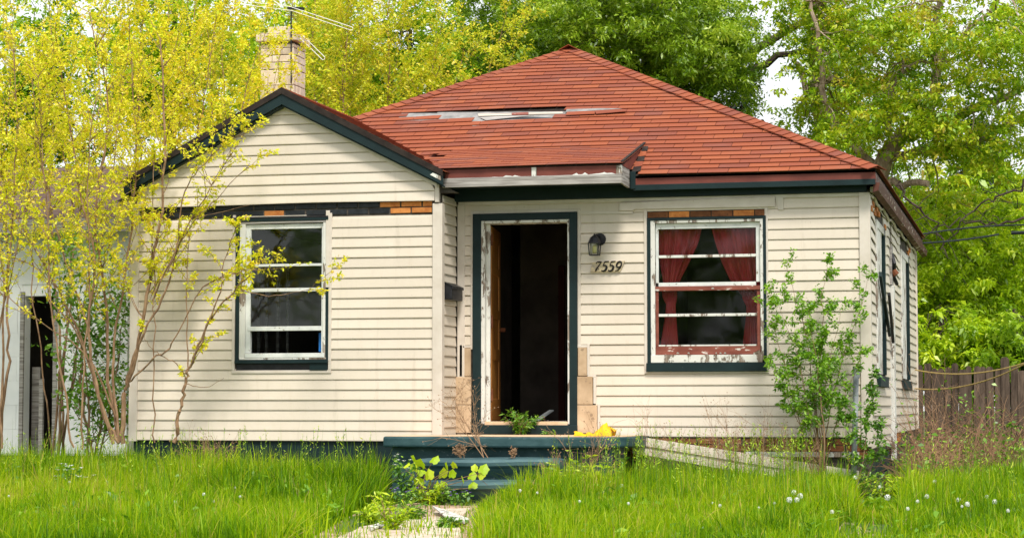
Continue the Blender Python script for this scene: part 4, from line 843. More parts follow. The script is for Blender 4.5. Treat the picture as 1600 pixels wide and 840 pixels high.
# ------------------------------------------------------------------ path
slabs = [[(520, 846), (722, 846), (718, 826), (560, 829)], [(560, 827), (716, 824), (724, 808), (640, 812)], [(668, 806), (724, 806), (735, 795), (690, 795)],
         [(440, 900), (730, 900), (724, 849), (510, 850)]]
base = [(300, 980), (760, 980), (745, 850), (750, 795), (800, 786), (630, 786), (560, 800), (470, 850)]
def gpt(px, py, lift): 
    z_ = 0.08
    for _ in range(6): q = atZ(px, py, z_); z_ = float(gz(q[0], q[1]))+lift
    return np.array([q[0], q[1], z_])
dm = MB()
def sheet(mb, quad, lift, th, nseg=1):
    P = [gpt(px, py, lift) for px, py in quad]; mb.extrude(P, (0, 0, th))
path = MB(); sheet(path, base, 0.004, 0.006); path = path.build('path', 'dirt', None); tag(path, kind='structure')
# dirt draped as fine grid is unnecessary: the ground is nearly level here
for q in slabs:
    mb = MB(); sheet(mb, q, 0.012, 0.022); mb.build('path_slab', 'concrete', path, bevel=0.006)
bare = MB(); sheet(bare, [(1300, 850), (1395, 850), (1392, 812), (1352, 796), (1318, 812)], 0.004, 0.01); o = bare.build('bare_dirt', 'dirt', None); tag(o, kind='structure')
# planks by the path
def flat_piece(name, m, quad, lift, th, label, cat, curl=0):
    P = [gpt(px, py, lift) for px, py in quad]
    if curl: P[0][2] += curl
    c_ = sum(P)/len(P); o = MB().extrude(P, (0, 0, th)).build(name, m, None, bevel=0.002, loc=c_); return tag(o, label, cat)
flat_piece('plank', 'whitepeel', [(676, 796), (694, 794), (734, 812), (726, 818), (700, 812)], 0.05, 0.014, 'white curled board lying on the path below the lower step', 'board', 0.03)
flat_piece('plank', 'whitepeel', [(578, 824), (614, 810), (612, 816), (580, 829)], 0.04, 0.014, 'thin white splintered board lying in the grass left of the path', 'board')
flat_piece('plank', 'rubble', [(606, 800), (640, 796), (655, 801), (615, 808)], 0.03, 0.014, 'dark purplish scrap board by the purple flowers', 'board')

# ------------------------------------------------------------------ fallen siding
fs = thing('fallen_siding', (2.2, -0.25, 0.3), 'strip of cream siding fallen aslant in the tall grass right of the porch', 'siding')
def fsb(px0, y0a, y0b, px1, y1a, y1b):
    A = atY(px0, y0b, -0.22); B = atY(px0, y0a, -0.20); Cc = atY(px1, y1a, -0.30); Dd = atY(px1, y1b, -0.32)
    MB().extrude([A, Dd, Cc, B], (0.0, 0.015, 0.0)).build('siding_board', 'siding', fs, bevel=0.003)
fsb(988, 680, 693, 1342, 735, 752); fsb(988, 693.6, 707, 1342, 752.8, 770)

# ------------------------------------------------------------------ wall lantern, plaque, mailbox
ln = thing('wall_lantern', (X0(934, 395), -0.02, Z0(934, 395)), 'small black wall lantern beside the door above the house number', 'lamp')
lx, lz = X0(933, 383), Z0(933, 383); y0_ = -0.13
MB().tube([(X0(938, 375), -0.024, Z0(938, 374)), (X0(938, 375), -0.010, Z0(938, 374))], 0.062, 16).build('back_plate', 'black', ln, bevel=0.004)
b_ = MB().tube([(X0(937, 372), -0.02, lz+0.075), (lx+0.01, -0.07, lz+0.10), (lx, y0_, lz+0.075)], 0.012, 8); b_.build('arm', 'black', ln, smooth=True)
cap = MB().lathe([(0.064, 0.0), (0.062, 0.012), (0.046, 0.050), (0.024, 0.068), (0.010, 0.078), (0.008, 0.09)], (lx, y0_, lz+0.015), 8); cap.build('cap', 'black', ln)
cg = MB()
for i in range(4):
    t = math.pi/4+math.pi/2*i; ct, st = math.cos(t), math.sin(t)
    cg.bar((lx+0.074*ct, y0_+0.074*st, lz+0.016), (lx+0.062*ct, y0_+0.062*st, lz-0.105), 0.010, 0.010, up=(1, 0, 0.1))
cg.box(lx-0.048, lx+0.048, y0_-0.048, y0_+0.048, lz-0.113, lz-0.104); cg.box(lx-0.056, lx+0.056, y0_-0.056, y0_+0.056, lz+0.008, lz+0.0149); cg.build('cage', 'black', ln)
MB().box(lx-0.037, lx+0.037, y0_-0.037, y0_+0.037, lz-0.094, lz+0.007).build('glass', 'glass', ln)
MB().lathe([(0.018, 0), (0.022, 0.02), (0.020, 0.06), (0.012, 0.08)], (lx, y0_, lz-0.09), 10).build('bulb', 'lampglow', ln, smooth=True)
pl = thing('house_number_plaque', (X0(949, 418), -0.03, Z0(949, 418)), 'small slanted wooden plaque with the black number 7559 beside the door', 'house number')
zq0, zq1 = Z0(949, 425), Z0(949, 408.5); 
MB().extrude([(X0(923, 420), -0.034, zq0), (X0(970, 420), -0.034, zq0+0.004), (X0(977.5, 420), -0.034, zq1+0.004), (X0(927, 420), -0.034, zq1-0.006)], (0, 0.015, 0)).build('board', 'plaque', pl, bevel=0.003)
def digit(strokes, x, z, s, sh=0.28):
    mb = MB()
    for st in strokes:
        pts = [(x+(a+b*sh)*s, -0.038, z+b*s) for a, b, r in st]; mb.tube(pts, [1.2*r*s for a, b, r in st], 6)
    mb.build('digit', 'digitblack', pl)
arc = lambda cx_, cy_, rx, ry, a0, a1, n, r0, r1: [(cx_+rx*math.cos(R_(a0+(a1-a0)*i/n)), cy_+ry*math.sin(R_(a0+(a1-a0)*i/n)), r0+(r1-r0)*math.sin(math.pi*i/n)) for i in range(n+1)]
seven = [[(0.02, 0.80, 0.05), (0.10, 0.98, 0.04), (0.30, 0.96, 0.07), (0.55, 0.98, 0.04)], [(0.55, 0.98, 0.04), (0.36, 0.55, 0.05), (0.22, 0.25, 0.08), (0.18, 0.0, 0.09)]]
five = [[(0.16, 0.98, 0.06), (0.60, 1.00, 0.05)], [(0.16, 0.98, 0.04), (0.12, 0.55, 0.04)], arc(0.27, 0.30, 0.28, 0.30, 120, -140, 12, 0.045, 0.10)]
nine = [arc(0.32, 0.68, 0.25, 0.30, 0, 360, 14, 0.05, 0.085), [(0.57, 0.68, 0.07), (0.54, 0.35, 0.07), (0.36, 0.08, 0.06), (0.08, 0.02, 0.045)]]
S_ = 0.096; zz = zq0+0.008
digit(seven, X0(929, 420), zz, S_); digit(five, X0(939.5, 420), zz, S_); digit(five, X0(950, 420), zz, S_); digit(nine, X0(961, 420), zz, S_)
digit([[(0, 0.25, 0.06), (0.05, 0.25, 0.06)]], X0(936, 420), zz, S_, 0)
mbx = thing('mailbox', (XW+0.1, -0.3, 2.08), 'black metal mailbox hung on the inner corner wall left of the door', 'mailbox')
p = MB().extrude([(XW+0.022, -0.50, 2.07), (XW+0.10, -0.50, 2.07), (XW+0.10, -0.50, 2.20), (XW+0.022, -0.50, 2.245)], (0, 0.40, 0)); p.build('box', 'black', mbx, bevel=0.006)
MB().extrude([(XW+0.020, -0.51, 2.247), (XW+0.108, -0.51, 2.206), (XW+0.110, -0.51, 2.178), (XW+0.104, -0.51, 2.178), (XW+0.101, -0.51, 2.198), (XW+0.020, -0.51, 2.239)], (0, 0.42, 0)).build('lid', 'black', mbx)

# ------------------------------------------------------------------ curtains
def curtain(prof, y, label, seed, parts):
    """prof: list of (py, pxL, pxR); a gathered cloth hanging between these edges"""
    c_ = atY((prof[0][1]+prof[0][2])/2, prof[0][0], y); o = thing('curtain', tuple(c_), label, 'curtain', 'red curtains in the right window')
    for nm, pr_, am in parts:
        rr2 = np.random.default_rng(seed); n = 90; V = []; rows = len(pr_)
        ph = rr2.uniform(0, 6)
        for (py, xl, xr) in pr_:
            A = atY(xl, py, y); B = atY(xr, py, y)
            for i in range(n+1):
                t = i/n; q = A+(B-A)*t; wd = abs(B[0]-A[0])
                f = math.sin(t*46+ph+0.6*math.sin(t*9+py*0.01))*0.6+0.4*math.sin(t*27+1.3*ph)
                V.append((q[0]+0.004*math.sin(t*60), y+f*am*(0.5+0.5*min(1, wd/0.35)), q[2]))
        F = [(r*(n+1)+i, r*(n+1)+i+1, (r+1)*(n+1)+i+1, (r+1)*(n+1)+i) for r in range(rows-1) for i in range(n)]
        mb = MB(); mb.v = V; mb.f = F; oo = mb.build(nm, 'curtain', o, smooth=True); s = oo.modifiers.new('solid', 'SOLIDIFY'); s.thickness = 0.003
    return o
def interp(pr_, n=14):
    ys_ = np.linspace(pr_[0][0], pr_[-1][0], n); P = np.array(pr_, float); return [(float(v), float(np.interp(v, P[:, 0], P[:, 1])), float(np.interp(v, P[:, 0], P[:, 2]))) for v in ys_]
curtain([(350, 1026, 1098)], 0.12, 'left red curtain tied back in the right window', 1,
        [('upper_cloth', interp([(350, 1026, 1099), (380, 1027, 1092), (410, 1030, 1078), (440, 1036, 1062), (462, 1040, 1054)]), 0.032),
         ('tie', interp([(452, 1034, 1058), (464, 1035, 1058), (474, 1040, 1056)], 5), 0.016), ('lower_cloth', interp([(466, 1042, 1055), (490, 1040, 1056), (545, 1031, 1060)]), 0.014)])
curtain([(350, 1112, 1186)], 0.12, 'right red curtain tied back in the right window', 7,
        [('upper_cloth', interp([(350, 1110, 1188), (380, 1118, 1188), (410, 1128, 1188), (440, 1142, 1188), (462, 1160, 1186)]), 0.032),
         ('tie', interp([(452, 1158, 1186), (466, 1160, 1186), (478, 1166, 1185)], 5), 0.016), ('lower_cloth', interp([(468, 1166, 1184), (490, 1166, 1184), (545, 1160, 1190)]), 0.014)])
tag(MB().box(X0(498.5, 530, WF+0.09), X0(503, 530, WF+0.09), WF+0.08, WF+0.11, Z0(500, 549, WF), Z0(500, 519, WF)).build('plastic_strip', 'blue', None, bevel=0.003, loc=(X0(500, 530, WF), WF+0.09, Z0(500, 550, WF))), 'blue plastic strip standing at the right edge of the open left window', 'plastic strip')
# debris inside the door
dz = 0.801
def scrap(name, label, cat, p, q, w_, h_, m): 
    c_ = (np.array(p)+np.array(q))/2; return tag(MB().bar(p, q, w_, h_).build(name, m, None, loc=c_), label, cat)
scrap('metal_scrap', 'bent grey metal strip on the floor inside the doorway', 'scrap', (X0(832, 648, 0.5), 0.5, 0.84), (X0(862, 640, 0.7), 0.7, 0.97), 0.07, 0.012, 'galv')
scrap('metal_rod', 'thin pale rod lying across the floor inside the doorway', 'rod', (X0(835, 650, 0.4), 0.4, 0.85), (X0(884, 648, 0.5), 0.5, 0.86), 0.008, 0.008, 'alu')
rb = MB(); r3 = random.Random(8)
for k in range(70):
    x_ = r3.uniform(-0.15, 0.55); y_ = r3.uniform(0.2, 1.4); s = r3.uniform(0.02, 0.07); z_ = dz+r3.uniform(0.002, 0.03)
    a = r3.uniform(0, 3.1); rb.bar((x_-s*math.cos(a), y_-s*math.sin(a), z_), (x_+s*math.cos(a), y_+s*math.sin(a), z_+r3.uniform(-0.0, 0.04)), s*r3.uniform(0.5, 1.2), 0.008)
tag(rb.build('rubble', 'rubble', None), kind='stuff')
# yellow cloth
yc = thing('yellow_cloth', (X0(930, 678, -1.1), -1.1, PZ), 'crumpled yellow cloth lying on the right end of the porch slab', 'cloth')
n1, n2 = 44, 16; V = []; rg = np.random.default_rng(4); xa, xb = X0(898, 680, -1.1), X0(958, 680, -1.1)
for i in range(n1+1):
    t = i/n1; hgt = 0.014+0.075*math.exp(-((t-0.8)/0.17)**2)+0.03*math.exp(-((t-0.05)/0.08)**2)+0.02*t
    for j in range(n2+1):
        s = j/n2; a = math.pi*s; wd = 0.07+0.06*t
        rgh = 0.012*math.sin(t*31+s*5)+0.009*math.sin(t*17-s*11)+0.006*math.sin(s*23+t*41)
        V.append((xa+(xb-xa)*t+0.012*math.sin(s*9+t*20), -1.1-wd*math.cos(a), PZ+0.003+max(0, (hgt+rgh*(0.3+t))*math.sin(a)**0.7)))
mb = MB(); mb.v = V; mb.f = [(i*(n2+1)+j, i*(n2+1)+j+1, (i+1)*(n2+1)+j+1, (i+1)*(n2+1)+j) for i in range(n1) for j in range(n2)]
mb.build('folded_cloth', 'yellow', yc, smooth=True)

# ================================================================== VEGETATION
def nrm(v): return v/(np.linalg.norm(v)+1e-9)
def grow_sapling(base, aims, rng, leafL, r0=0.022, side_gap=0.22, side_len=(0.35, 0.9), start=0.25, twig=True):
    """stems from base towards each aim point; side shoots and twigs; returns tubes and leaf anchor points"""
    mb = MB(); A = []; Dd = []
    def shoot(p, d, L, r, lev):
        n = max(4, int(L/0.09)); pts = [p.copy()]; dd_ = d.copy()
        for i in range(n):
            dd_ = nrm(dd_+rng.normal(size=3)*0.09+np.array([0, 0, 0.05])); pts.append(pts[-1]+dd_*L/n)
        mb.tube(pts, list(np.linspace(r, r*0.35, n+1)), 3, cap=False)
        for i in range(1, n+1):
            if rng.random() < 0.95: A.append(pts[i]); Dd.append(dd_)
            if lev == 0 and i > 1 and rng.random() < 0.55:
                q = nrm(dd_+rng.normal(size=3)*0.7+np.array([0, 0, 0.15])); shoot(pts[i], q, L*rng.uniform(0.25, 0.5), r*0.45, 1)
    for aim in aims:
        aim = np.array(aim, float); b = np.array(base, float)+np.array([rng.normal()*0.05, rng.normal()*0.05, 0]); L = np.linalg.norm(aim-b)
        n = int(L/0.16); up = b+np.array([(aim-b)[0]*0.42, (aim-b)[1]*0.4, (aim-b)[2]*0.5])+rng.normal(size=3)*np.array([0.12, 0.05, 0]); pts = []
        wob = np.cumsum(rng.normal(size=(n+1, 3))*0.018, 0)
        for i in range(n+1): t = i/n; pts.append((1-t)**2*b+2*t*(1-t)*up+t*t*aim+wob[i]*min(1, t*3))
        rr_ = r0*rng.uniform(0.45, 1.0); rad = [rr_*(1-0.82*i/n) for i in range(n+1)]; mb.tube(pts, rad, 6)
        dist = 0; nxt = start*L
        for i in range(1, n+1):
            dist += np.linalg.norm(pts[i]-pts[i-1])
            while dist > nxt:
                nxt += side_gap*rng.uniform(0.5, 1.4); d = nrm(pts[i]-pts[i-1]); a = rng.uniform(0, 6.28)
                o = nrm(np.array([math.cos(a), math.sin(a), 0])*0.9+d*0.75); shoot(pts[i], o, rng.uniform(*side_len)*(1.15-0.5*i/n), rad[i]*0.42+0.001, 0)
        for i in range(int(n*0.8), n+1): A.append(pts[i]); Dd.append(nrm(pts[i]-pts[i-1]))
    return mb, np.array(A), np.array(Dd)
def grow_paths(paths, Y, rng, r0, side_gap, side_len, start):
    mb = MB(); A = []; Dd = []
    def shoot(p, d, L, r, lev):
        n = max(4, int(L/0.08)); pts = [p.copy()]; dd_ = d.copy()
        for i in range(n):
            dd_ = nrm(dd_+rng.normal(size=3)*0.10+np.array([0, 0, 0.05])); pts.append(pts[-1]+dd_*L/n)
        mb.tube(pts, list(np.linspace(r, r*0.35, n+1)), 3, cap=False)
        for i in range(1, n+1):
            A.append(pts[i]); Dd.append(dd_)
            if lev == 0 and i > 1 and rng.random() < 0.5: shoot(pts[i], nrm(dd_+rng.normal(size=3)*0.7), L*rng.uniform(0.25, 0.5), r*0.5, 1)
    for pth, ra, rb2, sideon in paths:
        P = [np.array(aY(px, py, Y+dy)) for px, py, dy in pth]; out = poly_limb(mb, P, list(np.linspace(ra*0.8, rb2*0.8, len(P))), rng, 6, 5, 0.008); L = 0; nxt = start if sideon else 1e9
        for i in range(1, len(out)):
            L += np.linalg.norm(out[i]-out[i-1])
            while L > nxt:
                nxt += side_gap*rng.uniform(0.5, 1.5); d = nrm(out[i]-out[i-1]); a = rng.uniform(0, 6.28); shoot(out[i], nrm(np.array([math.cos(a), 0.5*math.sin(a), 0.1])+d*0.8), rng.uniform(*side_len), 0.0035+0.2*rb2, 0)
    return mb, np.array(A), np.array(Dd)
def path_sapling(label, px, Y, paths, seed, per=8, size=0.031, side_gap=0.095, side_len=(0.2, 0.65), start=1.2, zlo=1.5, group='yellow budding saplings on the left'):
    rng = np.random.default_rng(seed); o = thing('yellow_sapling', gp(px, Y), label, 'sapling', group)
    mb, A, D_ = grow_paths(paths, Y, rng, 0.03, side_gap, side_len, start); mb.build('stems', 'stem', o, fixn=False)
    k = rng.random(len(A)) < np.clip((A[:, 2]-zlo)/0.9, 0.15, 1); A = A[k]; D_ = D_[k]
    P = np.repeat(A+rng.normal(size=A.shape)*0.008, per, 0)+rng.normal(size=(len(A)*per, 3))*0.009; dirs = np.repeat(D_, per, 0)*0.6+rng.normal(size=(len(P), 3))*0.6
    leaf_object('foliage', P, size, 'l_yellow', o, rng, tint=np.clip(0.5+np.repeat(rng.normal(size=len(A))*0.16, per)+rng.normal(size=len(P))*0.2, 0, 1), dirs=dirs, upbias=0.3, droop=0.15, aspect=0.5); return o
def sapling(name, label, cat, base, aims, seed, leafm='l_yellow', size=0.038, per=5, spread=0.035, stemm='stem', group=None, tint=None, zmin=None, **kw):
    rng = np.random.default_rng(seed); b = list(base); o = thing(name, (b[0], b[1], b[2]), label, cat, group)
    mb, A, D_ = grow_sapling(base, aims, rng, size, **kw); mb.build('stems', stemm, o, fixn=False)
    if zmin is not None:
        k = rng.random(len(A)) < np.clip((A[:, 2]-zmin)/1.0, 0.07, 1); A = A[k]; D_ = D_[k]
    P = np.repeat(A, per, 0)+rng.normal(size=(len(A)*per, 3))*spread; dirs = np.repeat(D_, per, 0)*0.6+rng.normal(size=(len(P), 3))*0.6
    cl_ = np.repeat(rng.normal(size=len(A))*0.16, per)
    lo = leaf_object('foliage', P, size, leafm, o, rng, tint=np.clip(0.5+cl_+rng.normal(size=len(P))*0.2+(tint or 0), 0, 1), dirs=dirs, upbias=0.3, droop=0.15, aspect=0.5)
    return o
def crown(parent, clumps, per, size, rng, mname, rad=0.38, tb=0.0, name='crown', droop=0.35, flat=0.6, **kw):
    C_ = np.array(clumps); n = len(C_); per_ = per
    P = np.repeat(C_, per_, 0); off = rng.normal(size=P.shape); off /= np.linalg.norm(off, axis=1)[:, None]; off *= (rng.random(len(P))**0.5)[:, None]*rad*np.repeat(rng.uniform(0.6, 1.3, n), per_)[:, None]
    # each clump is broken into sprays so that it is no ball
    sp = rng.normal(size=(n*7, 3))*rad*0.75; sp[:, 2] *= flat; idx = (np.repeat(np.arange(n), per_)*7+rng.integers(0, 7, len(P)))
    P = P+off*0.45*np.array([1, 1, flat])+sp[idx]
    t = 0.45+np.repeat(rng.normal(size=n)*0.13, per_)+(rng.normal(size=len(idx))*0.18)+tb+rng.normal(size=n*7)[idx]*0.12
    return leaf_object(name, P, size, mname, parent, rng, tint=t, droop=droop, upbias=0.55, **kw)
def limb(mb, p, q, r0, r1, rng, sag=0.0, wob=0.06, k=7, n=None):
    p = np.array(p, float); q = np.array(q, float); L = np.linalg.norm(q-p); n = n or max(4, int(L/0.35)); w_ = np.cumsum(rng.normal(size=(n+1, 3))*wob*0.5, 0); w_ -= np.linspace(0, 1, n+1)[:, None]*w_[-1]
    pts = [p+(q-p)*i/n+w_[i]+np.array([0, 0, sag*math.sin(math.pi*i/n)]) for i in range(n+1)]; mb.tube(pts, list(np.linspace(r0, r1, n+1)), k); return pts
def poly_limb(mb, pts, radii, rng, k=8, sub=4, wob=0.03):
    """a limb along given points, smoothed"""
    P = np.array(pts, float); n = len(P); out = []; rr_ = []
    for i in range(n-1):
        p0 = P[max(i-1, 0)]; p1 = P[i]; p2 = P[i+1]; p3 = P[min(i+2, n-1)]
        for s in range(sub):
            t = s/sub; out.append(0.5*((2*p1)+(-p0+p2)*t+(2*p0-5*p1+4*p2-p3)*t*t+(-p0+3*p1-3*p2+p3)*t**3)+rng.normal(size=3)*wob); rr_.append(radii[i]+(radii[i+1]-radii[i])*t)
    out.append(P[-1]); rr_.append(radii[-1]); mb.tube(out, rr_, k); return out
def tree(name, label, cat, base, trunk, regions, seed, leafm, per, size, bark='bark', rad=0.38, tb=0.0, group=None, limbs=(), link=True, branch_r=0.035, **kw):
    """trunk: [(point, radius)..]; regions: [(centre, radii, n)] ellipsoids that hold leaf clumps; every clump hangs on a branch"""
    rng = np.random.default_rng(seed); o = thing(name, base, label, cat, group); mb = MB()
    tp = poly_limb(mb, [p for p, r in trunk], [r for p, r in trunk], rng, 10, 5, 0.02); anchors = list(tp[len(tp)//3:])
    for lb in limbs:
        pts = poly_limb(mb, [p for p, r in lb], [r for p, r in lb], rng, 8, 5, 0.03); anchors += list(pts[2:])
    AN = np.array(anchors); cl_ = []
    for c_, rad_, n in regions:
        u = rng.normal(size=(n, 3)); u /= np.linalg.norm(u, axis=1)[:, None]; u *= (rng.random(n)**0.45)[:, None]; cl_.append(np.array(c_)+u*np.array(rad_))
    cl_ = np.concatenate(cl_)
    mb.build('trunk', bark, o, fixn=False); bb = MB()
    for c_ in cl_:
        if rng.random() > 0.55: continue
        d = np.linalg.norm(AN-c_-np.array([0, 0, 0.5]), axis=1); a = AN[np.argmin(d)]; L = np.linalg.norm(c_-a)
        if L > 5 or L < 0.2: continue
        limb(bb, a, c_, branch_r*min(1, L/2.5)*rng.uniform(0.5, 1.2), 0.006, rng, sag=0.1*L, wob=0.10, k=4, n=max(4, int(L/0.3)))
    bb.build('branches', bark, o, fixn=False)
    crown(o, cl_, per, size, rng, leafm, rad, tb, **kw); return o
aY = lambda px, py, Y: tuple(float(v) for v in atY(px, py, Y))
def reg(px, py, Y, wpx, hpx, dy, n):                     # an ellipsoid seen at px,py standing at depth Y
    c_ = atY(px, py, Y); a = atY(px+wpx, py, Y); b = atY(px, py-hpx, Y); return (tuple(c_), (abs(a[0]-c_[0]), dy, abs(b[2]-c_[2])), n)
def gp(px, Y): q = atY(px, 700, Y); return (float(q[0]), Y, float(gz(q[0], Y)))
# --- big dense maple behind the roof
Y = 15
b = gp(905, Y)
tree('maple_tree', 'broad dense green tree rising right behind the roof peak', 'tree', b, [(b, 0.42), (aY(906, 300, Y), 0.34), (aY(905, 70, Y), 0.28), (aY(920, -60, Y), 0.2), (aY(900, -240, Y), 0.1)],
     [reg(960, 40, Y-1.5, 190, 120, 2.2, 120), reg(1075, 90, Y-2, 100, 95, 1.8, 80), reg(860, 60, Y, 120, 90, 2, 45), reg(1050, 215, Y-2, 105, 70, 1.5, 50), reg(950, -160, Y-1, 330, 170, 3, 90), reg(990, 40, Y+2, 180, 150, 1.5, 50)],
     21, 'l_maple', 540, 0.07, 'barkdark', rad=0.42, limbs=[[(aY(906, 200, Y), 0.16), (aY(980, 130, Y-1), 0.12), (aY(1080, 60, Y-1), 0.07)], [(aY(905, 80, Y), 0.14), (aY(960, 20, Y), 0.1), (aY(1050, -40, Y-1), 0.06)], [(aY(1000, 240, Y), 0.13), (aY(1110, 130, Y), 0.11), (aY(1200, 65, Y), 0.07), (aY(1290, 10, Y), 0.05)], [(aY(1040, 200, Y), 0.1), (aY(1150, 118, Y), 0.08), (aY(1250, 80, Y), 0.045)]], aspect=0.42)
# --- conifer behind
Y = 24
b = gp(1170, Y); rngc = np.random.default_rng(5)
def conifer(px, top, Y, seed, label, hw=1.9):
    rng = np.random.default_rng(seed); b = gp(px, Y); o = thing('spruce_tree', b, label, 'conifer', None); T = np.array(aY(px, top, Y)); mb = MB(); mb.tube([b, T], [0.2, 0.02], 8); mb.build('trunk', 'barkdark', o, fixn=False)
    P = []; dr = []; bb = MB(); z = 2.0
    while z < T[2]:
        k = 7; wd = hw*(1-(z-1)/(T[2]-0.6))+0.08
        for j in range(k):
            a = rng.uniform(0, 6.28); L = wd*rng.uniform(0.7, 1.15); s = np.array([b[0], b[1], z]); e = s+np.array([math.cos(a)*L, math.sin(a)*L, -0.22*L]); bb.tube([s, (s+e)/2+np.array([0, 0, 0.05]), e], [0.02, 0.014, 0.004], 4, False)
            m = int(60*L)+10; t = rng.random(m)**0.7; q = s+(e-s)*t[:, None]+rng.normal(size=(m, 3))*np.array([0.09, 0.09, 0.05]); P.append(q); dr.append(np.tile(nrm(e-s)+np.array([0, 0, -0.3]), (m, 1)))
        z += 0.16
    bb.build('branches', 'barkdark', o, fixn=False); leaf_object('needles', np.concatenate(P), 0.16, 'l_conifer', o, rng, dirs=np.concatenate(dr), aspect=0.18, droop=0.3)
conifer(1160, 120, 22, 31, 'dark spruce seen in the sky gap right of the roof peak', 2.0)
conifer(1215, 200, 26, 32, 'smaller blue green spruce low behind the roof slope', 1.6)
conifer(1535, 180, 24, 33, 'dark spruce behind the fence at the right edge', 2.2)
# --- tall spreading tree right, with pale limbs
Y = 13
b = gp(1345, Y)
tree('spreading_tree', 'large spreading tree with pale limbs over the right corner of the house', 'tree', b,
     [(b, 0.24), (aY(1352, 420, Y), 0.19), (aY(1375, 262, Y), 0.15), (aY(1420, 205, Y), 0.12), (aY(1460, 160, Y), 0.09), (aY(1462, 60, Y), 0.065), (aY(1475, -60, Y), 0.04)],
     [reg(1350, 90, Y+1, 100, 120, 2.2, 56), reg(1470, 60, Y, 120, 100, 2.2, 40), reg(1570, 110, Y-1, 90, 130, 2, 44), reg(1400, 200, Y-0.6, 110, 60, 1.2, 30), reg(1520, 225, Y-0.6, 120, 40, 1.2, 26), reg(1290, 10, Y+1, 80, 50, 1.5, 20), reg(1480, -150, Y, 280, 120, 3, 34), reg(1300, 190, Y+2, 70, 50, 1.5, 16), reg(1440, 330, Y+1, 60, 45, 1.2, 10)],
     22, 'l_olive', 300, 0.060, 'barkpale', rad=0.38,
     limbs=[[(aY(1385, 250, Y), 0.09), (aY(1430, 238, Y), 0.08), (aY(1490, 230, Y), 0.07), (aY(1560, 205, Y), 0.055), (aY(1640, 160, Y), 0.04)],
            [(aY(1440, 190, Y), 0.10), (aY(1500, 176, Y), 0.08), (aY(1570, 150, Y), 0.06), (aY(1640, 120, Y), 0.04)],
            [(aY(1370, 262, Y), 0.075), (aY(1320, 215, Y), 0.065), (aY(1290, 170, Y), 0.055), (aY(1282, 90, Y), 0.045), (aY(1268, 0, Y), 0.03)],
            [(aY(1350, 290, Y), 0.07), (aY(1380, 290, Y), 0.06), (aY(1450, 287, Y-1), 0.05)],
            [(aY(1462, 100, Y), 0.05), (aY(1510, 55, Y), 0.045), (aY(1560, 0, Y), 0.03)],
            [(aY(1390, 235, Y), 0.05), (aY(1400, 120, Y), 0.035), (aY(1440, 100, Y), 0.03), (aY(1490, 92, Y), 0.02)]], aspect=0.55)
# --- second trunk, left of it
Y = 17
b = gp(1300, Y)
tree('mottled_tree', 'thinner tree with mottled trunk just above the right roof slope', 'tree', b, [(b, 0.24), (aY(1292, 260, Y), 0.17), (aY(1275, 130, Y), 0.13), (aY(1270, 20, Y), 0.08), (aY(1268, -90, Y), 0.04)],
     [reg(1290, 40, Y, 80, 70, 2, 16), reg(1330, 160, Y+1, 75, 70, 2, 20), reg(1290, 230, Y, 70, 30, 1.4, 12), reg(1270, -100, Y, 170, 110, 2.5, 22), reg(1390, 90, Y+2, 100, 100, 2, 18)], 23, 'l_green', 260, 0.066, 'barkpale', rad=0.42, limbs=[[(aY(1285, 190, Y), 0.07), (aY(1250, 110, Y), 0.05), (aY(1240, 80, Y), 0.03)]], aspect=0.5)
# --- lime bushes behind the fence
def bush(px, py, Y, wpx, hpx, n, seed, label, leafm='l_bright', size=0.072, per=330, **k):
    b = gp(px, Y); c_ = atY(px, py, Y)
    return tree('leafy_tree', label, 'tree', b, [(b, 0.12), (((b[0]+c_[0])/2, Y, (b[2]+c_[2])/2), 0.09), (tuple(c_), 0.05), (tuple(np.array(c_)+[0, 0, 0.6]), 0.02)], [reg(px, py, Y, wpx, hpx, 1.3, n), reg(px, py+hpx*0.55, Y+0.4, wpx*0.95, hpx*0.6, 1.1, int(n*0.6))], seed, leafm, per, size, 'barkdark', rad=0.36, branch_r=0.02, **k)
bush(1480, 440, 14, 95, 130, 75, 41, 'bright lime leafy tree behind the fence next to the house', aspect=0.45)
bush(1590, 420, 15, 90, 140, 75, 42, 'lime leafy tree behind the fence at the right edge', aspect=0.45)
bush(1400, 400, 19, 80, 140, 55, 43, 'green leafy tree half hidden behind the side of the house', 'l_green', aspect=0.45)
bush(1530, 360, 20, 130, 110, 75, 44, 'tall yellowish green tree farther behind the fence', 'l_olive', 0.13, aspect=0.5)
bush(1470, 540, 12.5, 90, 40, 34, 45, 'low green bush leaning over the fence beside the house', 'l_bright', 0.10, aspect=0.45)
bush(1585, 545, 12.3, 60, 50, 30, 46, 'low olive bush leaning over the fence at the right edge', 'l_green', 0.10, aspect=0.45)
bush(1760, 380, 16, 130, 200, 90, 47, 'tall green leafy tree behind the fence beyond the right edge', 'l_green', aspect=0.45)
bush(-190, 260, 12, 150, 220, 70, 48, 'green leafy tree beyond the left edge behind the white house', 'l_green', aspect=0.45)
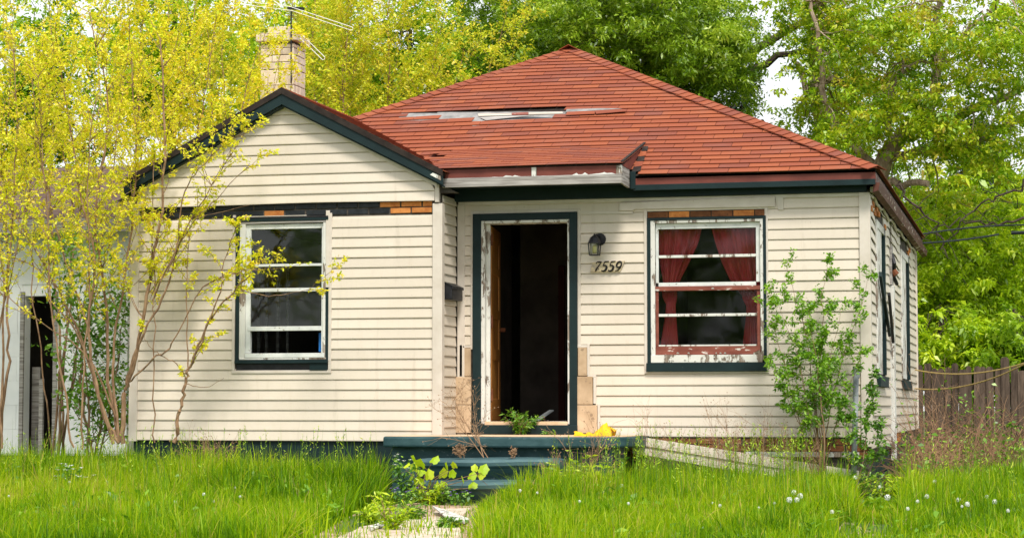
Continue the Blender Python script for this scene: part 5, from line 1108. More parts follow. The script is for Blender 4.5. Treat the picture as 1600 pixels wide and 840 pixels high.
# far wood closing the view
rngf = np.random.default_rng(77); o = thing('far_wood', (-2, 34, 0), 'dim mass of trees beyond the garden', 'wood'); o['kind'] = 'stuff'
mbf = MB()
for k in range(60):
    px = -900+k*58; q = gp(px, 34+rngf.uniform(-2, 5)); mbf.tube([q, (q[0]+rngf.normal()*0.3, q[1], 5.0)], [0.2, 0.07], 6)
to = mbf.build('trunks', 'barkdark', o, fixn=False); to['kind'] = 'stuff'
Pc = [aY(rngf.uniform(-900, 2600), rngf.uniform(300, 640), 32+rngf.uniform(0, 6)) for _ in range(640)]
Pc += [aY(rngf.uniform(350, 900), rngf.uniform(60, 300), 30+rngf.uniform(0, 6)) for _ in range(50)]
fo = crown(o, Pc, 75, 0.24, rngf, 'l_green', rad=0.85, tb=-0.08, aspect=0.6); fo['kind'] = 'stuff'
# --- green trees behind the wing
bush(640, 100, 13, 150, 130, 60, 51, 'green tree filling the gap between chimney and roof peak', 'l_green', 0.08, 260, aspect=0.5)
bush(470, 80, 15, 110, 140, 60, 52, 'light green tree behind the chimney', 'l_bright', 0.08, 210, aspect=0.5)
bush(790, 80, 17, 110, 110, 70, 53, 'green tree left of the roof peak behind the main slope', 'l_maple', 0.08, 320, aspect=0.45)
bush(60, 120, 12, 140, 170, 66, 54, 'green tree above the white house at the left edge', 'l_green', 0.08, 200, aspect=0.5)
bush(270, 60, 12, 150, 150, 72, 55, 'green tree behind the yellow saplings left of the chimney', 'l_bright', 0.08, 200, aspect=0.5)
# --- golden budding saplings behind the roof
def aimset(lst, Y): return [aY(px, py, Y+dy) for px, py, dy in lst]
for i, (px, aims) in enumerate([(500, [(470, -80, 0), (520, -60, .3), (560, -70, -.3), (590, -10, .4), (440, -40, .2), (540, 40, -.4)]),
                                (600, [(600, -80, 0), (650, -60, .3), (700, 10, .2), (770, 40, -.2), (820, 20, .1), (570, -40, .4), (680, 90, -.3)]),
                                (560, [(530, -60, .5), (640, 20, -.2), (610, 100, .1), (500, 60, -.5), (740, 70, 0.1)])]):
    Y = 9.0+i*0.5
    sapling('budding_sapling', ['golden budding sapling just right of the chimney', 'golden budding sapling reaching over the left roof hip', 'thin golden sapling between chimney and left roof hip'][i], 'sapling', gp(px, Y), aimset(aims, Y), 60+i, 'l_gold', 0.047, 9, 0.03, side_gap=0.20, side_len=(0.5, 1.3), r0=0.035, start=0.45, group=None)
# --- yellow saplings left front
path_sapling('multi stemmed yellow sapling hard against the left corner of the house', 190, -0.95, [
  ([(192, 692, 0), (194, 620, 0), (200, 590, 0), (218, 530, -.05), (232, 440, -.05), (252, 330, 0), (258, 200, .1), (250, 60, .2)], 0.034, 0.010, 1),
  ([(196, 610, 0), (225, 520, -.1), (258, 455, -.1), (282, 380, -.1), (330, 290, -.15), (372, 225, -.15)], 0.018, 0.005, 1),
  ([(200, 600, 0), (240, 560, -.1), (270, 535, -.12), (318, 450, -.15), (372, 425, -.2), (400, 420, -.2)], 0.013, 0.004, 1),
  ([(188, 690, 0), (170, 600, .1), (166, 480, .1), (150, 330, .1), (168, 180, .2), (140, 20, .2)], 0.026, 0.008, 1),
  ([(184, 690, 0), (160, 640, 0), (138, 560, 0), (100, 470, 0), (50, 380, 0), (0, 300, 0)], 0.024, 0.008, 1),
  ([(186, 690, 0), (176, 560, .1), (196, 430, .1), (212, 250, .2), (205, 80, .2)], 0.02, 0.007, 1),
  ([(180, 650, 0), (150, 580, -.1), (120, 540, -.1), (60, 500, -.1), (-10, 450, -.1)], 0.014, 0.005, 1)], 80)
path_sapling('yellow sapling with long arms rising left of the house corner', 152, -1.1, [
  ([(176, 692, 0), (150, 600, 0), (138, 500, 0), (148, 400, 0), (118, 260, .1), (90, 80, .1)], 0.026, 0.008, 1),
  ([(150, 600, 0), (120, 520, .1), (80, 470, .1), (70, 430, .1), (20, 400, .1)], 0.013, 0.004, 1),
  ([(140, 520, 0), (110, 430, 0), (75, 300, 0), (50, 130, 0)], 0.016, 0.006, 1)], 81)
path_sapling('slim yellow sapling in front of the dark doorway of the white house', 115, -1.3, [
  ([(113, 700, 0), (100, 600, 0), (80, 480, 0), (72, 300, 0), (60, 120, 0)], 0.016, 0.006, 1), ([(128, 700, 0), (130, 600, 0), (140, 440, 0), (136, 280, 0), (150, 150, 0)], 0.014, 0.005, 1)], 82)
path_sapling('thin yellow sapling at the far left edge of the lawn', 5, -0.9, [
  ([(5, 700, 0), (-5, 560, 0), (15, 400, 0), (25, 220, 0), (20, 60, 0)], 0.016, 0.006, 1), ([(0, 500, 0), (40, 330, 0), (60, 200, 0)], 0.01, 0.004, 1)], 83)
path_sapling('young forked sapling in front of the left wing wall below the window', 273, -1.0, [
  ([(273, 692, 0), (280, 650, 0), (288, 610, 0), (294, 580, 0), (310, 540, -.05), (335, 490, -.1), (370, 450, -.15), (392, 432, -.2)], 0.026, 0.006, 1),
  ([(293, 582, 0), (318, 520, -.1), (345, 455, -.15), (352, 400, -.15), (372, 350, -.2)], 0.013, 0.004, 1),
  ([(294, 580, 0), (293, 500, .05), (294, 420, .05), (296, 350, .05)], 0.010, 0.004, 1),
  ([(292, 585, 0), (262, 560, -.05), (236, 545, -.05), (222, 520, -.05)], 0.008, 0.003, 1),
  ([(370, 452, -.15), (420, 462, -.2), (470, 455, -.2), (500, 440, -.25)], 0.006, 0.002, 1),
  ([(290, 600, 0), (320, 605, -.05), (350, 590, -.1)], 0.006, 0.002, 1)], 101, 9, 0.033, 0.13, (0.08, 0.28), 0.7, 0.7)
path_sapling('bent sapling arching over the gable from the left house corner', 240, -1.05, [
  ([(240, 692, 0), (239, 600, 0), (241, 450, 0), (240, 330, 0), (242, 240, 0)], 0.010, 0.004, 1),
  ([(236, 470, 0), (275, 390, -.1), (290, 300, -.1), (320, 255, -.15), (380, 205, -.2)], 0.012, 0.004, 1),
  ([(262, 425, 0), (300, 350, -.1), (340, 310, -.15), (390, 255, -.2)], 0.009, 0.003, 1),
  ([(300, 345, -.1), (330, 335, -.1), (390, 320, -.2)], 0.005, 0.002, 1)], 102, 9, 0.033, 0.14, (0.10, 0.35), 1.2, 1.3)
for i, (px, Y, aims) in enumerate([(90, 1.2, [(60, -60, 0), (130, -60, .3), (180, 0, 0), (20, 0, .2), (100, 120, 0.3), (220, -40, -.2)]), (230, 1.6, [(200, -60, 0), (270, -50, .3), (320, -60, 0), (360, -20, .2), (390, 40, 0.3), (300, 60, -.2), (240, 120, 0)]), (-10, 1.0, [(-30, -40, 0), (20, 30, .3), (50, 120, 0), (-20, 160, .2)]),
                                   (345, 3.4, [(395, 60, 0), (425, 10, 0), (380, 0, .2), (440, 120, -.2), (455, 85, -.3), (470, 50, -.2), (425, 80, -.3), (350, 60, 0.2), (330, 20, 0)]),
                                   (330, 10.0, [(330, -80, 0), (380, -60, .3), (290, -60, 0), (420, 0, .2), (350, 40, 0.3)])]):
    sapling('yellow_sapling', ['tall yellow sapling between the white house and the cream house', 'tall yellow sapling behind the left rake of the wing roof', 'yellow sapling at the left edge before the white wall', 'yellow sapling rising in front of the chimney', 'golden sapling behind the wing roof left of the chimney'][i], 'sapling', gp(px, Y), aimset(aims, Y), 90+i, 'l_yellow' if i < 4 else 'l_gold', 0.037 if i < 4 else 0.048, 9, 0.022, r0=0.022, side_gap=0.14 if i != 3 else 0.26, side_len=(0.3, 0.9) if i != 3 else (0.2, 0.5), start=0.5, zmin=2.6, group='yellow budding saplings on the left')
# green shrub behind the saplings
sapling('green_shrub', 'dark green leafy shrub between the white house and the left house corner', 'shrub', gp(150, 0.3), aimset([(120, 400, 0), (165, 380, .2), (190, 430, -.2), (130, 500, .1)], 0.3), 103, 'l_shrub', 0.06, 5, 0.06, r0=0.02, side_gap=0.12, side_len=(0.3, 0.6), start=0.15)
# --- shrub at the right front corner
sapling('green_shrub', 'small leafed green shrub growing up the wall right of the red curtained window', 'shrub', gp(1292, -0.35), aimset([(1225, 425, -.1), (1300, 415, -.1), (1345, 420, 0), (1200, 460, -.1), (1195, 470, -.15), (1262, 480, -.1), (1290, 520, -.15), (1250, 500, -.1), (1345, 560, -.1), (1215, 590, -.15), (1320, 470, -.1)], -0.35), 104, 'l_shrub2', 0.033, 8, 0.018, r0=0.010, side_gap=0.105, side_len=(0.08, 0.27), start=0.35)
sapling('green_shrub', 'little green seedling beside the right house corner', 'shrub', gp(1325, -0.5), aimset([(1375, 640, 0), (1330, 640, 0), (1360, 590, 0)], -0.5), 105, 'l_shrub', 0.04, 6, 0.02, r0=0.008, side_gap=0.09, side_len=(0.06, 0.15), start=0.2)
# --- sprout on the threshold
def tuft(name, label, cat, base, n, L, mname, seed, size=0.05, spread=0.6, per=8):
    rng = np.random.default_rng(seed); o = thing(name, base, label, cat); mb = MB(); P = []; D_ = []
    for k in range(n):
        a = rng.uniform(0, 6.28); d = nrm(np.array([math.cos(a)*spread, math.sin(a)*spread*0.6, 1.0])); l = L*rng.uniform(0.5, 1.1); p = np.array(base); pts = [p]
        for i in range(5): d = nrm(d+rng.normal(size=3)*0.1-np.array([0, 0, 0.06])); pts.append(pts[-1]+d*l/5)
        mb.tube(pts, [0.004, 0.004, 0.003, 0.003, 0.002, 0.001], 4, False)
        for i in range(1, 6): P += [pts[i]]*per; D_ += [d]*per
    mb.build('stems', 'stem', o, fixn=False); P = np.array(P)+rng.normal(size=(len(P), 3))*0.008; leaf_object('leaves', P, size, mname, o, rng, dirs=np.array(D_)+rng.normal(size=(len(P), 3))*0.7, aspect=0.26, droop=0.2); return o
tuft('weed', 'leafy green weed growing before the door threshold', 'weed', (X0(812, 670, -0.12), -0.12, PZ), 16, 0.26, 'l_shrub', 111, 0.055)
tuft('weed', 'tiny green weed on the porch floor right of the threshold weed', 'weed', (X0(858, 676, -0.12), -0.12, PZ), 6, 0.06, 'l_shrub', 112, 0.03, 1.6, 4)
for i, (px, Y, lab, L) in enumerate([(668, -2.35, 'narrow leaved green weed at the foot of the lower step', 0.24), (645, -4.3, 'round green weed clump between the path slabs', 0.20), (612, -5.6, 'spiky green weed at the bottom edge of the path', 0.30), (690, -2.3, 'green weed right of the one at the foot of the step', 0.15), (575, -5.0, 'low green weed left of the path slabs', 0.18), (700, -5.2, 'small green weed on the right path slab', 0.10), (900, -1.9, 'bushy green weed right of the steps below the porch edge', 0.45), (935, -1.7, 'leafy green weed under the right end of the porch slab', 0.42), (1385, -0.6, 'green weed below the right house corner', 0.35), (1345, -0.9, 'dark green weed beside the pipe at the right corner', 0.3)]):
    q = gp(px, Y); tuft('weed', lab, 'weed', q, 14, L, 'l_shrub' if i % 2 else 'l_bright', 120+i, 0.05 if L < .35 else 0.06)
# --- vine with large leaves before the steps
vn = thing('grape_vine', gp(668, -2.15), 'young vine with large lobed yellow green leaves before the steps', 'vine'); rv = np.random.default_rng(9); vb = MB(); b0 = np.array(gp(660, -2.15))
lobed = [(0, 0), (0.30, -0.12), (0.54, 0.12), (0.50, 0.36), (0.56, 0.62), (0.32, 0.74), (0.0, 1.0), (-0.32, 0.72), (-0.56, 0.60), (-0.50, 0.34), (-0.54, 0.12), (-0.30, -0.10)]
lme = bpy.data.meshes.new('leaf'); lv = [(x, y, -0.25*abs(x)) for x, y in lobed]+[(0, 0.35, 0.04)]
lme.from_pydata(lv, [], [(i, (i+1) % 12, 12) for i in range(12)]); a_ = lme.attributes.new('tint', 'FLOAT', 'POINT'); a_.data.foreach_set('value', np.full(13, 0.5, np.float32)); lme.materials.append(M['l_bright'])
lme2 = lme.copy(); lme2.attributes['tint'].data.foreach_set('value', np.full(13, 0.85, np.float32))
for k, (px, py) in enumerate([(648, 735), (662, 740), (675, 722), (690, 745), (700, 733), (640, 748), (712, 730), (725, 752), (735, 748), (742, 735), (655, 755), (668, 760), (680, 765), (650, 722), (738, 762), (748, 745), (752, 738), (695, 757), (630, 730), (658, 728), (705, 745), (670, 748)]):
    yy = -2.15+rv.uniform(-0.12, 0.1); e = np.array(aY(px, py, yy)); mid_ = (b0+e)/2+np.array([rv.normal()*0.04, 0, 0.06])
    if k % 2 == 0: vb.tube([b0, mid_, e], [0.005, 0.004, 0.002], 5, False)
    else: vb.tube([e+np.array([rv.normal()*0.05, 0.02, -0.07]), e], [0.002, 0.0015], 4, False)
    lo = bpy.data.objects.new('leaf', lme if k % 3 else lme2); col.objects.link(lo); lo.parent = vn; lo.location = e-WORLD[vn.name]; s = rv.uniform(0.06, 0.105); lo.scale = (s, s, s)
    lo.rotation_euler = (rv.uniform(0.5, 1.5), rv.uniform(-0.5, 0.5), rv.uniform(-1.2, 1.2)+math.pi*(rv.random() < 0.4))
vb.build('stems', 'stem', vn, fixn=False)
# --- dry stalks
def dry_plant(label, base, n, L, seed, lean=(0, 0), fork=3, name='dry_weed', bud=True, rad=0.003):
    rng = np.random.default_rng(seed); o = thing(name, base, label, 'dry weed'); mb = MB()
    def br(p, d, l, r, lev):
        pts = [p]; 
        for i in range(4): d = nrm(d+rng.normal(size=3)*0.10); pts.append(pts[-1]+d*l/4)
        mb.tube(pts, [r, r*0.9, r*0.8, r*0.7, r*0.5], 3, False)
        if lev > 0:
            for i in range(1, 5):
                for _ in range(fork-1): br(pts[i], nrm(d+rng.normal(size=3)*0.55), l*rng.uniform(0.35, 0.6), r*0.6, lev-1)
        elif bud and rng.random() < 0.5: mb.box(*[c_ for k in range(3) for c_ in (pts[-1][k]-0.004, pts[-1][k]+0.004)])
    for k in range(n): br(np.array(base)+np.array([rng.normal()*0.02, 0, 0]), nrm(np.array([lean[0]+rng.normal()*0.2, rng.normal()*0.15, 1])), L*rng.uniform(0.7, 1), rad, 2)
    mb.build('stalks', 'drystalk', o, fixn=False); return o
q = aY(764, 712, -1.62); dry_plant('dead brown weed leaning left over the porch slab beside the corner', (X0(756, 712, -1.5), -1.5, 0.53), 3, 0.62, 131, (-0.75, 0), 3, rad=0.0045)
for i, (px, Y, z_, L, lab) in enumerate([(1040, -0.5, None, 1.0, 'sparse dead weed against the wall right of the porch'), (1130, -0.5, None, 1.0, 'feathery dead weed against the wall below the right window'), (1180, -0.45, None, 1.1, 'tall feathery dead weed left of the green shrub'), (1230, -0.5, None, 0.9, 'reddish dead weed at the foot of the green shrub'), (1265, -0.5, None, 0.8, 'dense dead weed under the green shrub'), (310, -1.0, None, 0.8, 'dead weed in front of the left wing wall'), (325, -0.95, None, 0.7, 'curved dead weed left of the left window'), (875, -1.75, None, 0.6, 'brown dead weed at the right end of the steps'), (905, -1.55, None, 0.95, 'tall thin dead weed in front of the right door frame'), (720, -1.62, 0.53, 0.14, 'small dead tuft on the upper step'), (800, -1.6, 0.53, 0.12, 'curled dead tuft on the upper step right of the dead weed')]):
    b = list(gp(px, Y)); 
    if z_: b[2] = z_; b[0] = X0(px, 715, Y)
    dry_plant(lab, tuple(b), 4, L*0.62, 140+i, (0.1*(-1)**i, 0), 3, rad=0.003)
# --- brambles by the side wall and before the fence: one tangle
rb_ = np.random.default_rng(150); mb = MB(); P = []
for k in range(1700):
    px = 1400+220*rb_.random()**1.0; Y = rb_.uniform(0.5, 9.0)
    q = np.array(gp(px, Y)); 
    if q[0] < XR+0.25: q[0] = XR+0.25+rb_.random()*0.8
    if proj(q)[0] < 1425 and Y < 5 and rb_.random() < 0.85: continue
    q[2] = float(gz(q[0], q[1])); d = nrm(np.array([rb_.normal()*1.0, rb_.normal()*0.8, 0.9])); L = rb_.uniform(0.5, 1.3); pts = [q]
    for i in range(7): d = nrm(d+rb_.normal(size=3)*0.16-np.array([0, 0, 0.17*i/3])); pts.append(pts[-1]+d*L/7)
    mb.tube(pts, list(np.linspace(rb_.uniform(0.003, 0.006), 0.0015, 8)), 3, False)
    if k % 9 == 0: P += [pts[i] for i in range(2, 8)]
tang = mb.build('bramble_tangle', 'bramblestem', None, fixn=False, kind='stuff')
P = np.repeat(np.array(P), 3, 0)+rb_.normal(size=(len(P)*3, 3))*0.04; o = leaf_object('bramble_leaves', P, 0.05, 'l_shrub', None, rb_, kind='stuff')
for k in range(4):
    px = [1408, 1412, 1420, 1404][k]; q = np.array(gp(px+15, 4.0+k*0.6)); q[0] = XR+0.3+k*0.06
    dry_plant(['tall dead stalk leaning on the side wall near the meter box', 'tall dead stalk crossing the lower side wall', 'thin dead stalk arching past the far corner of the side wall', 'dead stalk bundle at the foot of the side wall'][k], tuple(q), 3, 1.0, 160+k, (-0.15, 0), 2, rad=0.004)
# --- fence
fn = thing('board_fence', (5.0, 10.0, 0.1), 'weathered brown upright board fence behind the brambles', 'fence'); rf_ = random.Random(6); x = 2.6
for k in range(62):
    w_ = rf_.uniform(0.075, 0.12); h_ = 1.60+rf_.uniform(-0.09, 0.05); lean = rf_.uniform(-0.02, 0.02); y_ = 10+(k % 2)*0.021+rf_.uniform(0, 0.008)
    if rf_.random() < 0.06: h_ += 0.16
    MB().extrude([(x, y_, -0.05), (x+w_, y_, -0.05), (x+w_+lean, y_, h_-0.03), (x+w_*0.75+lean, y_, h_), (x+w_*0.25+lean, y_, h_), (x+lean, y_, h_-0.03)], (0, 0.02, 0)).build('board', 'fence', fn)
    x += w_+rf_.choice([-0.004, 0.002, 0.004, 0.008])
for z_ in (0.45, 1.25): MB().box(2.6, x, 10.06, 10.11, z_, z_+0.09).build('rail', 'fence', fn)
# --- street trees opposite the house: the window panes mirror them
for i, (tx, ty, lab) in enumerate([(-26, -46, 'street tree opposite, farthest left of the row'), (-16, -50, 'street tree opposite the left window'), (-6, -47, 'street tree opposite the porch'), (4, -52, 'street tree opposite the right window')]):
    b = (tx, ty, float(gz(tx, ty))); z0_ = b[2]
    tree('street_tree', lab, 'tree', b, [(b, 0.3), ((tx, ty, z0_+3), 0.22), ((tx+0.3, ty, z0_+6), 0.12)], [((tx, ty, z0_+6.0), (4.6, 2.5, 3.6), 60)], 300+i, 'l_green', 70, 0.32, 'barkdark', rad=0.9, aspect=0.6, group='street trees opposite the house')
# --- ropes and cables
def cable(name, label, cat, p, q, sag, r, m, n=24):
    p = np.array(p); q = np.array(q); c_ = (p+q)/2; mb = MB(); mb.tube([p+(q-p)*i/n-np.array([0, 0, sag*4*(i/n)*(1-i/n)]) for i in range(n+1)], r, 6); return tag(mb.build(name, m, None, fixn=False, loc=tuple(c_)), label, cat)
cable('rope', 'upper yellow rope stretched from the far house corner to the right', 'rope', aY(1428, 577, 7.8), aY(1640, 552, 6.5), 0.14, 0.009, 'rope')
cable('rope', 'lower yellow rope rising from the house wall to the right', 'rope', aY(1424, 606, 7.6), aY(1640, 545, 5.5), 0.17, 0.009, 'rope')
cable('power_cable', 'upper black power cable running right from the house eave', 'cable', aY(1434, 367, 8.3), aY(1640, 352, 10), -0.05, 0.013, 'cable')
cable('power_cable', 'lower black power cable running right from the house eave', 'cable', aY(1434, 380, 8.3), aY(1560, 366, 10), 0.02, 0.014, 'cable')
cable('power_cable', 'short thick black cable joint at the right edge among the leaves', 'cable', aY(1580, 364, 10), aY(1640, 362, 10), 0.0, 0.026, 'cable')
tw = np.random.default_rng(260)
for i, (pth, lab) in enumerate([([(1640, 330), (1560, 352), (1500, 345), (1440, 372)], 'dark bare branch reaching left toward the eave among the leaves'), ([(1640, 250), (1580, 300), (1520, 330), (1470, 390)], 'thin dark branch hanging across the lime trees at the right'), ([(1400, 285), (1430, 320), (1455, 345), (1480, 400)], 'thin drooping dark branch just right of the house eave')]):
    mb = MB(); P = [np.array(aY(px, py, 9.5)) for px, py in pth]; out = poly_limb(mb, P, list(np.linspace(0.022, 0.008, len(P))), tw, 5, 6, 0.03)
    for k in range(3, len(out)-1, 2): e = out[k]+nrm(tw.normal(size=3)*np.array([1, 0.4, 0.8]))*tw.uniform(0.3, 0.8); limb(mb, out[k], e, 0.007, 0.002, tw, 0.0, 0.08, 4)
    c_ = tuple(P[0]); tag(mb.build('bare_branch', 'barkdark', None, fixn=False, loc=c_), lab, 'branch')
# leaning galvanised pipe at the corner
pp = thing('leaning_pipe', gp(1332, -0.35), 'grey galvanised pipe standing against the right front corner', 'pipe')
MB().tube([gp(1332, -0.35), aY(1338, 575, -0.12)], 0.028, 10).build('pipe', 'galv', pp, smooth=True); MB().tube([aY(1338, 590, -0.13), aY(1338, 572, -0.12)], 0.034, 10).build('collar', 'galv', pp)
# --- TV antenna
an = thing('roof_antenna', (-3.95, 3.86, 4.9), 'broken television antenna with pale loops on a dark mast at the chimney', 'antenna'); Y = 3.86
MB().tube([aY(455, 130, Y), aY(455, 18, Y)], 0.010, 8).build('mast', 'black', an)
def loop(p, q, gap):
    a = np.array(aY(*p, Y-0.05)); b = np.array(aY(*q, Y-0.05)); d = nrm(b-a); n_ = np.array([-d[2], 0, d[0]]); pts = [a+n_*gap, b+n_*gap]+[b+n_*gap*math.cos(t)+d*gap*math.sin(t) for t in np.linspace(0.5, 2.6, 4)]+[b-n_*gap, a-n_*gap]
    MB().tube(pts, 0.0045, 5).build('loop_element', 'alu', an)
loop((455, 14), (549, 45), 0.020); loop((455, 14), (367, 3), 0.022); loop((468, 55), (505, 91), 0.022); MB().bar(aY(450, 13, Y), aY(475, 14, Y), 0.04, 0.03).build('clamp', 'black', an); MB().bar(aY(440, 10, Y), aY(410, -12, Y), 0.012, 0.012).build('boom', 'alu', an)
# --- neighbour's house
NY = 3.0
nb = thing('white_house', (-7.0, NY, 0.1), 'white painted neighbouring house with an open dark doorway at the left edge', 'house'); nx0, nx1 = -11.5, X0(200, 500, NY)
dxa, dxb = X0(38, 560, NY), X0(84, 560, NY); dza, dzb = 0.25, Z0(60, 462, NY)
mb = MB(); wall_boxes(mb, frame_front(NY), nx0, nx1, 0.42, 3.25, 0.15, [(dxa, dxb, 0.42, dzb)]); nw = mb.build('wall', 'neighbour', nb)
MB().box(nx1-0.15, nx1, NY+0.151, NY+9, 0.42, 3.25).build('wall', 'neighbour', nb)
rn = random.Random(2); z = 0.44; row = 0
while z < 3.2:
    x = nx0+(row % 2)*0.3
    while x < nx1-0.05:
        a, b2 = x, min(x+0.6, nx1); mid_ = (a+b2)/2
        segs = [(a, b2)]
        if z < dzb: segs = [(p, q_) for p, q_ in ((a, min(b2, dxa-0.03)), (max(a, dxb+0.03), b2)) if q_-p > 0.04]
        for p, q_ in segs:
            if p > -8.2: MB().extrude([(p+0.002, NY-0.001, z), (q_-0.002, NY-0.001, z), (q_-0.002, NY-0.001, z+0.292), (p+0.002, NY-0.001, z+0.292)], (0, -rn.uniform(0.007, 0.013), 0)).build('panel', 'neighbour', nw)
        x += 0.6
    z += 0.295; row += 1
MB().box(dxa-0.05, dxa-0.001, NY-0.03, NY+0.1, 0.1, dzb+0.05).box(dxb+0.001, dxb+0.05, NY-0.03, NY+0.1, 0.1, dzb+0.05).build('door_frame', 'greywood', nb)
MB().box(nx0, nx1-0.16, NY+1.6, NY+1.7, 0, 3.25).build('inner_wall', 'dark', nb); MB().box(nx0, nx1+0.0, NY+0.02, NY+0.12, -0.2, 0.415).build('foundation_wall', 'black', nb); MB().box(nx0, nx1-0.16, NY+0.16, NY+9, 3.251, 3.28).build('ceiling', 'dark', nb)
MB().box(X0(50, 600, NY+.3), X0(62, 600, NY+.3), NY+0.3, NY+0.34, 0.2, 1.5).build('leaning_board', 'greywood', nb); MB().box(X0(68, 600, NY+.1), X0(74, 600, NY+.1), NY-0.02, NY+0.02, 0.2, 1.35).build('leaning_board', 'greywood', nb)
MB().extrude([(nx0, NY-0.35, 3.20), (nx1+0.25, NY-0.35, 3.20), (nx1+0.25, NY+2.4, 4.15), (nx0, NY+2.4, 4.15)], (0, 0, 0.08)).build('roof', 'nroof', nb); MB().box(nx0, nx1+0.25, NY-0.38, NY-0.351, 3.10, 3.27).build('fascia_board', 'greywood', nb)
MB().extrude([(nx1-0.14, NY+0.16, 3.26), (nx1-0.14, NY+2.3, 3.26), (nx1-0.14, NY+2.3, 4.05)], (0.12, 0, 0)).build('gable', 'neighbour', nb)
# --- grass
rg = np.random.default_rng(200)
def in_view(x, y, m=60):
    dx = x-CAM[0]; dy = y-CAM[1]; d = dx*cF[0]+dy*cF[1]; s = (dx*cR[0]+dy*cR[1])/d*FPX+800; return (s > -m) & (s < 1600+m) & (d > 13.5), s, d
def pnoise(x, y, s, seed):
    r_ = np.random.default_rng(seed); o = np.zeros_like(x)
    for k in range(7):
        a = r_.uniform(0, 6.28); f_ = s*r_.uniform(0.5, 1.8); o += np.sin((x*math.cos(a)+y*math.sin(a))*f_+r_.uniform(0, 6.28))
    return o/7
def blades(x, y, h, wd, rng, lean=0.35, z=None):
    n = len(x); a = rng.uniform(0, 6.28, n); la = rng.normal(size=n)*lean*h; wx, wy = np.cos(a)*wd/2, np.sin(a)*wd/2*0.6; dx, dy = np.cos(a+1.5)*la, np.sin(a+1.5)*la; z = gz(x, y) if z is None else z
    V = np.zeros((n, 7, 3)); 
    for j, (t, wv) in enumerate(((0, 1.0), (0.45, 0.85), (0.8, 0.5))):
        for s, sg in ((0, -1), (1, 1)):
            V[:, j*2+s, 0] = x+dx*t*t+wx*sg*wv; V[:, j*2+s, 1] = y+dy*t*t+wy*sg*wv; V[:, j*2+s, 2] = z+h*(t-0.12*t*t*np.abs(la)/h)
    V[:, 6, 0] = x+dx; V[:, 6, 1] = y+dy; V[:, 6, 2] = z+h*(1-0.14*np.abs(la)/h)
    b = np.arange(n)[:, None]*7; F = np.concatenate([b+np.array(t) for t in ((0, 1, 3), (0, 3, 2), (2, 3, 5), (2, 5, 4), (4, 5, 6))], 1).reshape(-1, 3)
    return V.reshape(-1, 3), F
def grass(name, N, xr, yr_, hfun, keep, wd, mname, tb=0.0, lean=0.35, seed=1):
    rng = np.random.default_rng(seed); x = rng.uniform(*xr, N); y = rng.uniform(*yr_, N); v, s, d = in_view(x, y); k = v & keep(x, y, s, rng); x, y, s = x[k], y[k], s[k]
    # tufts: pull blades towards tuft centres
    cxg = np.round(x/0.11+0.4*np.sin(y*23)); cyg = np.round(y/0.11+0.4*np.sin(x*19)); hsh = np.abs(np.sin(cxg*12.9898+cyg*78.233)*43758.5453) % 1
    h = hfun(x, y, s)*(0.55+0.75*rng.random(len(x)))*(0.75+0.5*hsh); n1 = pnoise(x, y, 1.6, 3); n2 = pnoise(x, y, 6, 4)
    tint = 0.35+0.40*n1+0.24*n2+0.26*(hsh-0.5)+rng.normal(size=len(x))*0.15+tb+(rng.random(len(x)) < 0.09)*0.45-0.16*smooth(930, 1000, s)*(1-smooth(1330, 1400, s))*smooth(-3.6, -2.0, y)  # last term paints the shaded band before the right wall into the tint
    w_ = wd*rng.uniform(0.6, 1.3, len(x)); V, F = blades(x, y, h, w_, rng, lean); me = np_mesh(name, V, F, np.repeat(np.clip(tint, 0, 1), 7), 3); o = link_mesh(name, me, M[mname]); o['kind'] = 'stuff'; return o, x, y, s
def on_path(x, y):
    P_ = [gpt(px, py, 0) for px, py in base]; ins = np.zeros(len(x), bool); n = len(P_)
    for i in range(n):
        a, b_ = P_[i], P_[(i+1) % n]; c_ = ((a[1] > y) != (b_[1] > y)) & (x < (b_[0]-a[0])*(y-a[1])/(b_[1]-a[1]+1e-12)+a[0]); ins ^= c_
    return ins
def keep(x, y, s, rng):
    k = ~((x > XL-0.02) & (x < XW) & (y > WF-0.02)) & ~((x > XW-0.1) & (x < XR+0.02) & (y > -0.05) & (y < YB+0.1)) & ~((x > -1.02) & (x < 1.42) & (y > -1.42))
    k &= ~((x > X0(600, 700, -1.9)) & (x < 0.85) & (y > -2.05)); p = on_path(x, y); k &= ~(p & (rng.random(len(x)) < 0.955))
    pad = (s > 1300) & (s < 1395) & (y > -6.3) & (y < -4.2); k &= ~(pad & (rng.random(len(x)) < 0.93)); k &= ~((x < -5.3) & (y > 2.95)); k &= rng.random(len(x)) < np.clip(1.1-0.06*(y+6), 0.25, 1)
    return k
def hf(x, y, s):
    h = 0.19+0.15*smooth(-5.0, -1.4, y)+0.06*pnoise(x, y, 2.2, 8)+0.03*pnoise(x, y, 7, 18)
    h = h*(1-0.12*smooth(1000, 1120, s)*smooth(-4.2, -1.0, y))*(1-0.15*smooth(860, 960, s))
    sR = 872-142*smooth(-1.9, -3.6, y); sL = 600-70*smooth(-3.0, -5.2, y)          # the grass thins out towards the steps and the path
    gap = smooth(-15, 25, s-sL)*(1-smooth(-25, 30, s-sR))
    # the lawn's top line: low before the steps and the fallen siding, high by the left wall
    top = np.interp(s, [0, 590, 605, 720, 745, 800, 872, 940, 1000, 1100, 1320, 1345, 1395, 1412, 1450, 1600], [700, 700, 780, 806, 792, 764, 714, 688, 692, 705, 742, 792, 800, 752, 722, 712])+26*pnoise(x, y, 5, 31)
    dd = (x-CAM[0])*cF[0]+(y-CAM[1])*cF[1]; cap = 1-(top-636)*dd/FPX-gz(x, y)
    return np.clip(np.minimum(h*(1-0.5*gap), cap*1.0), 0.05, 1)
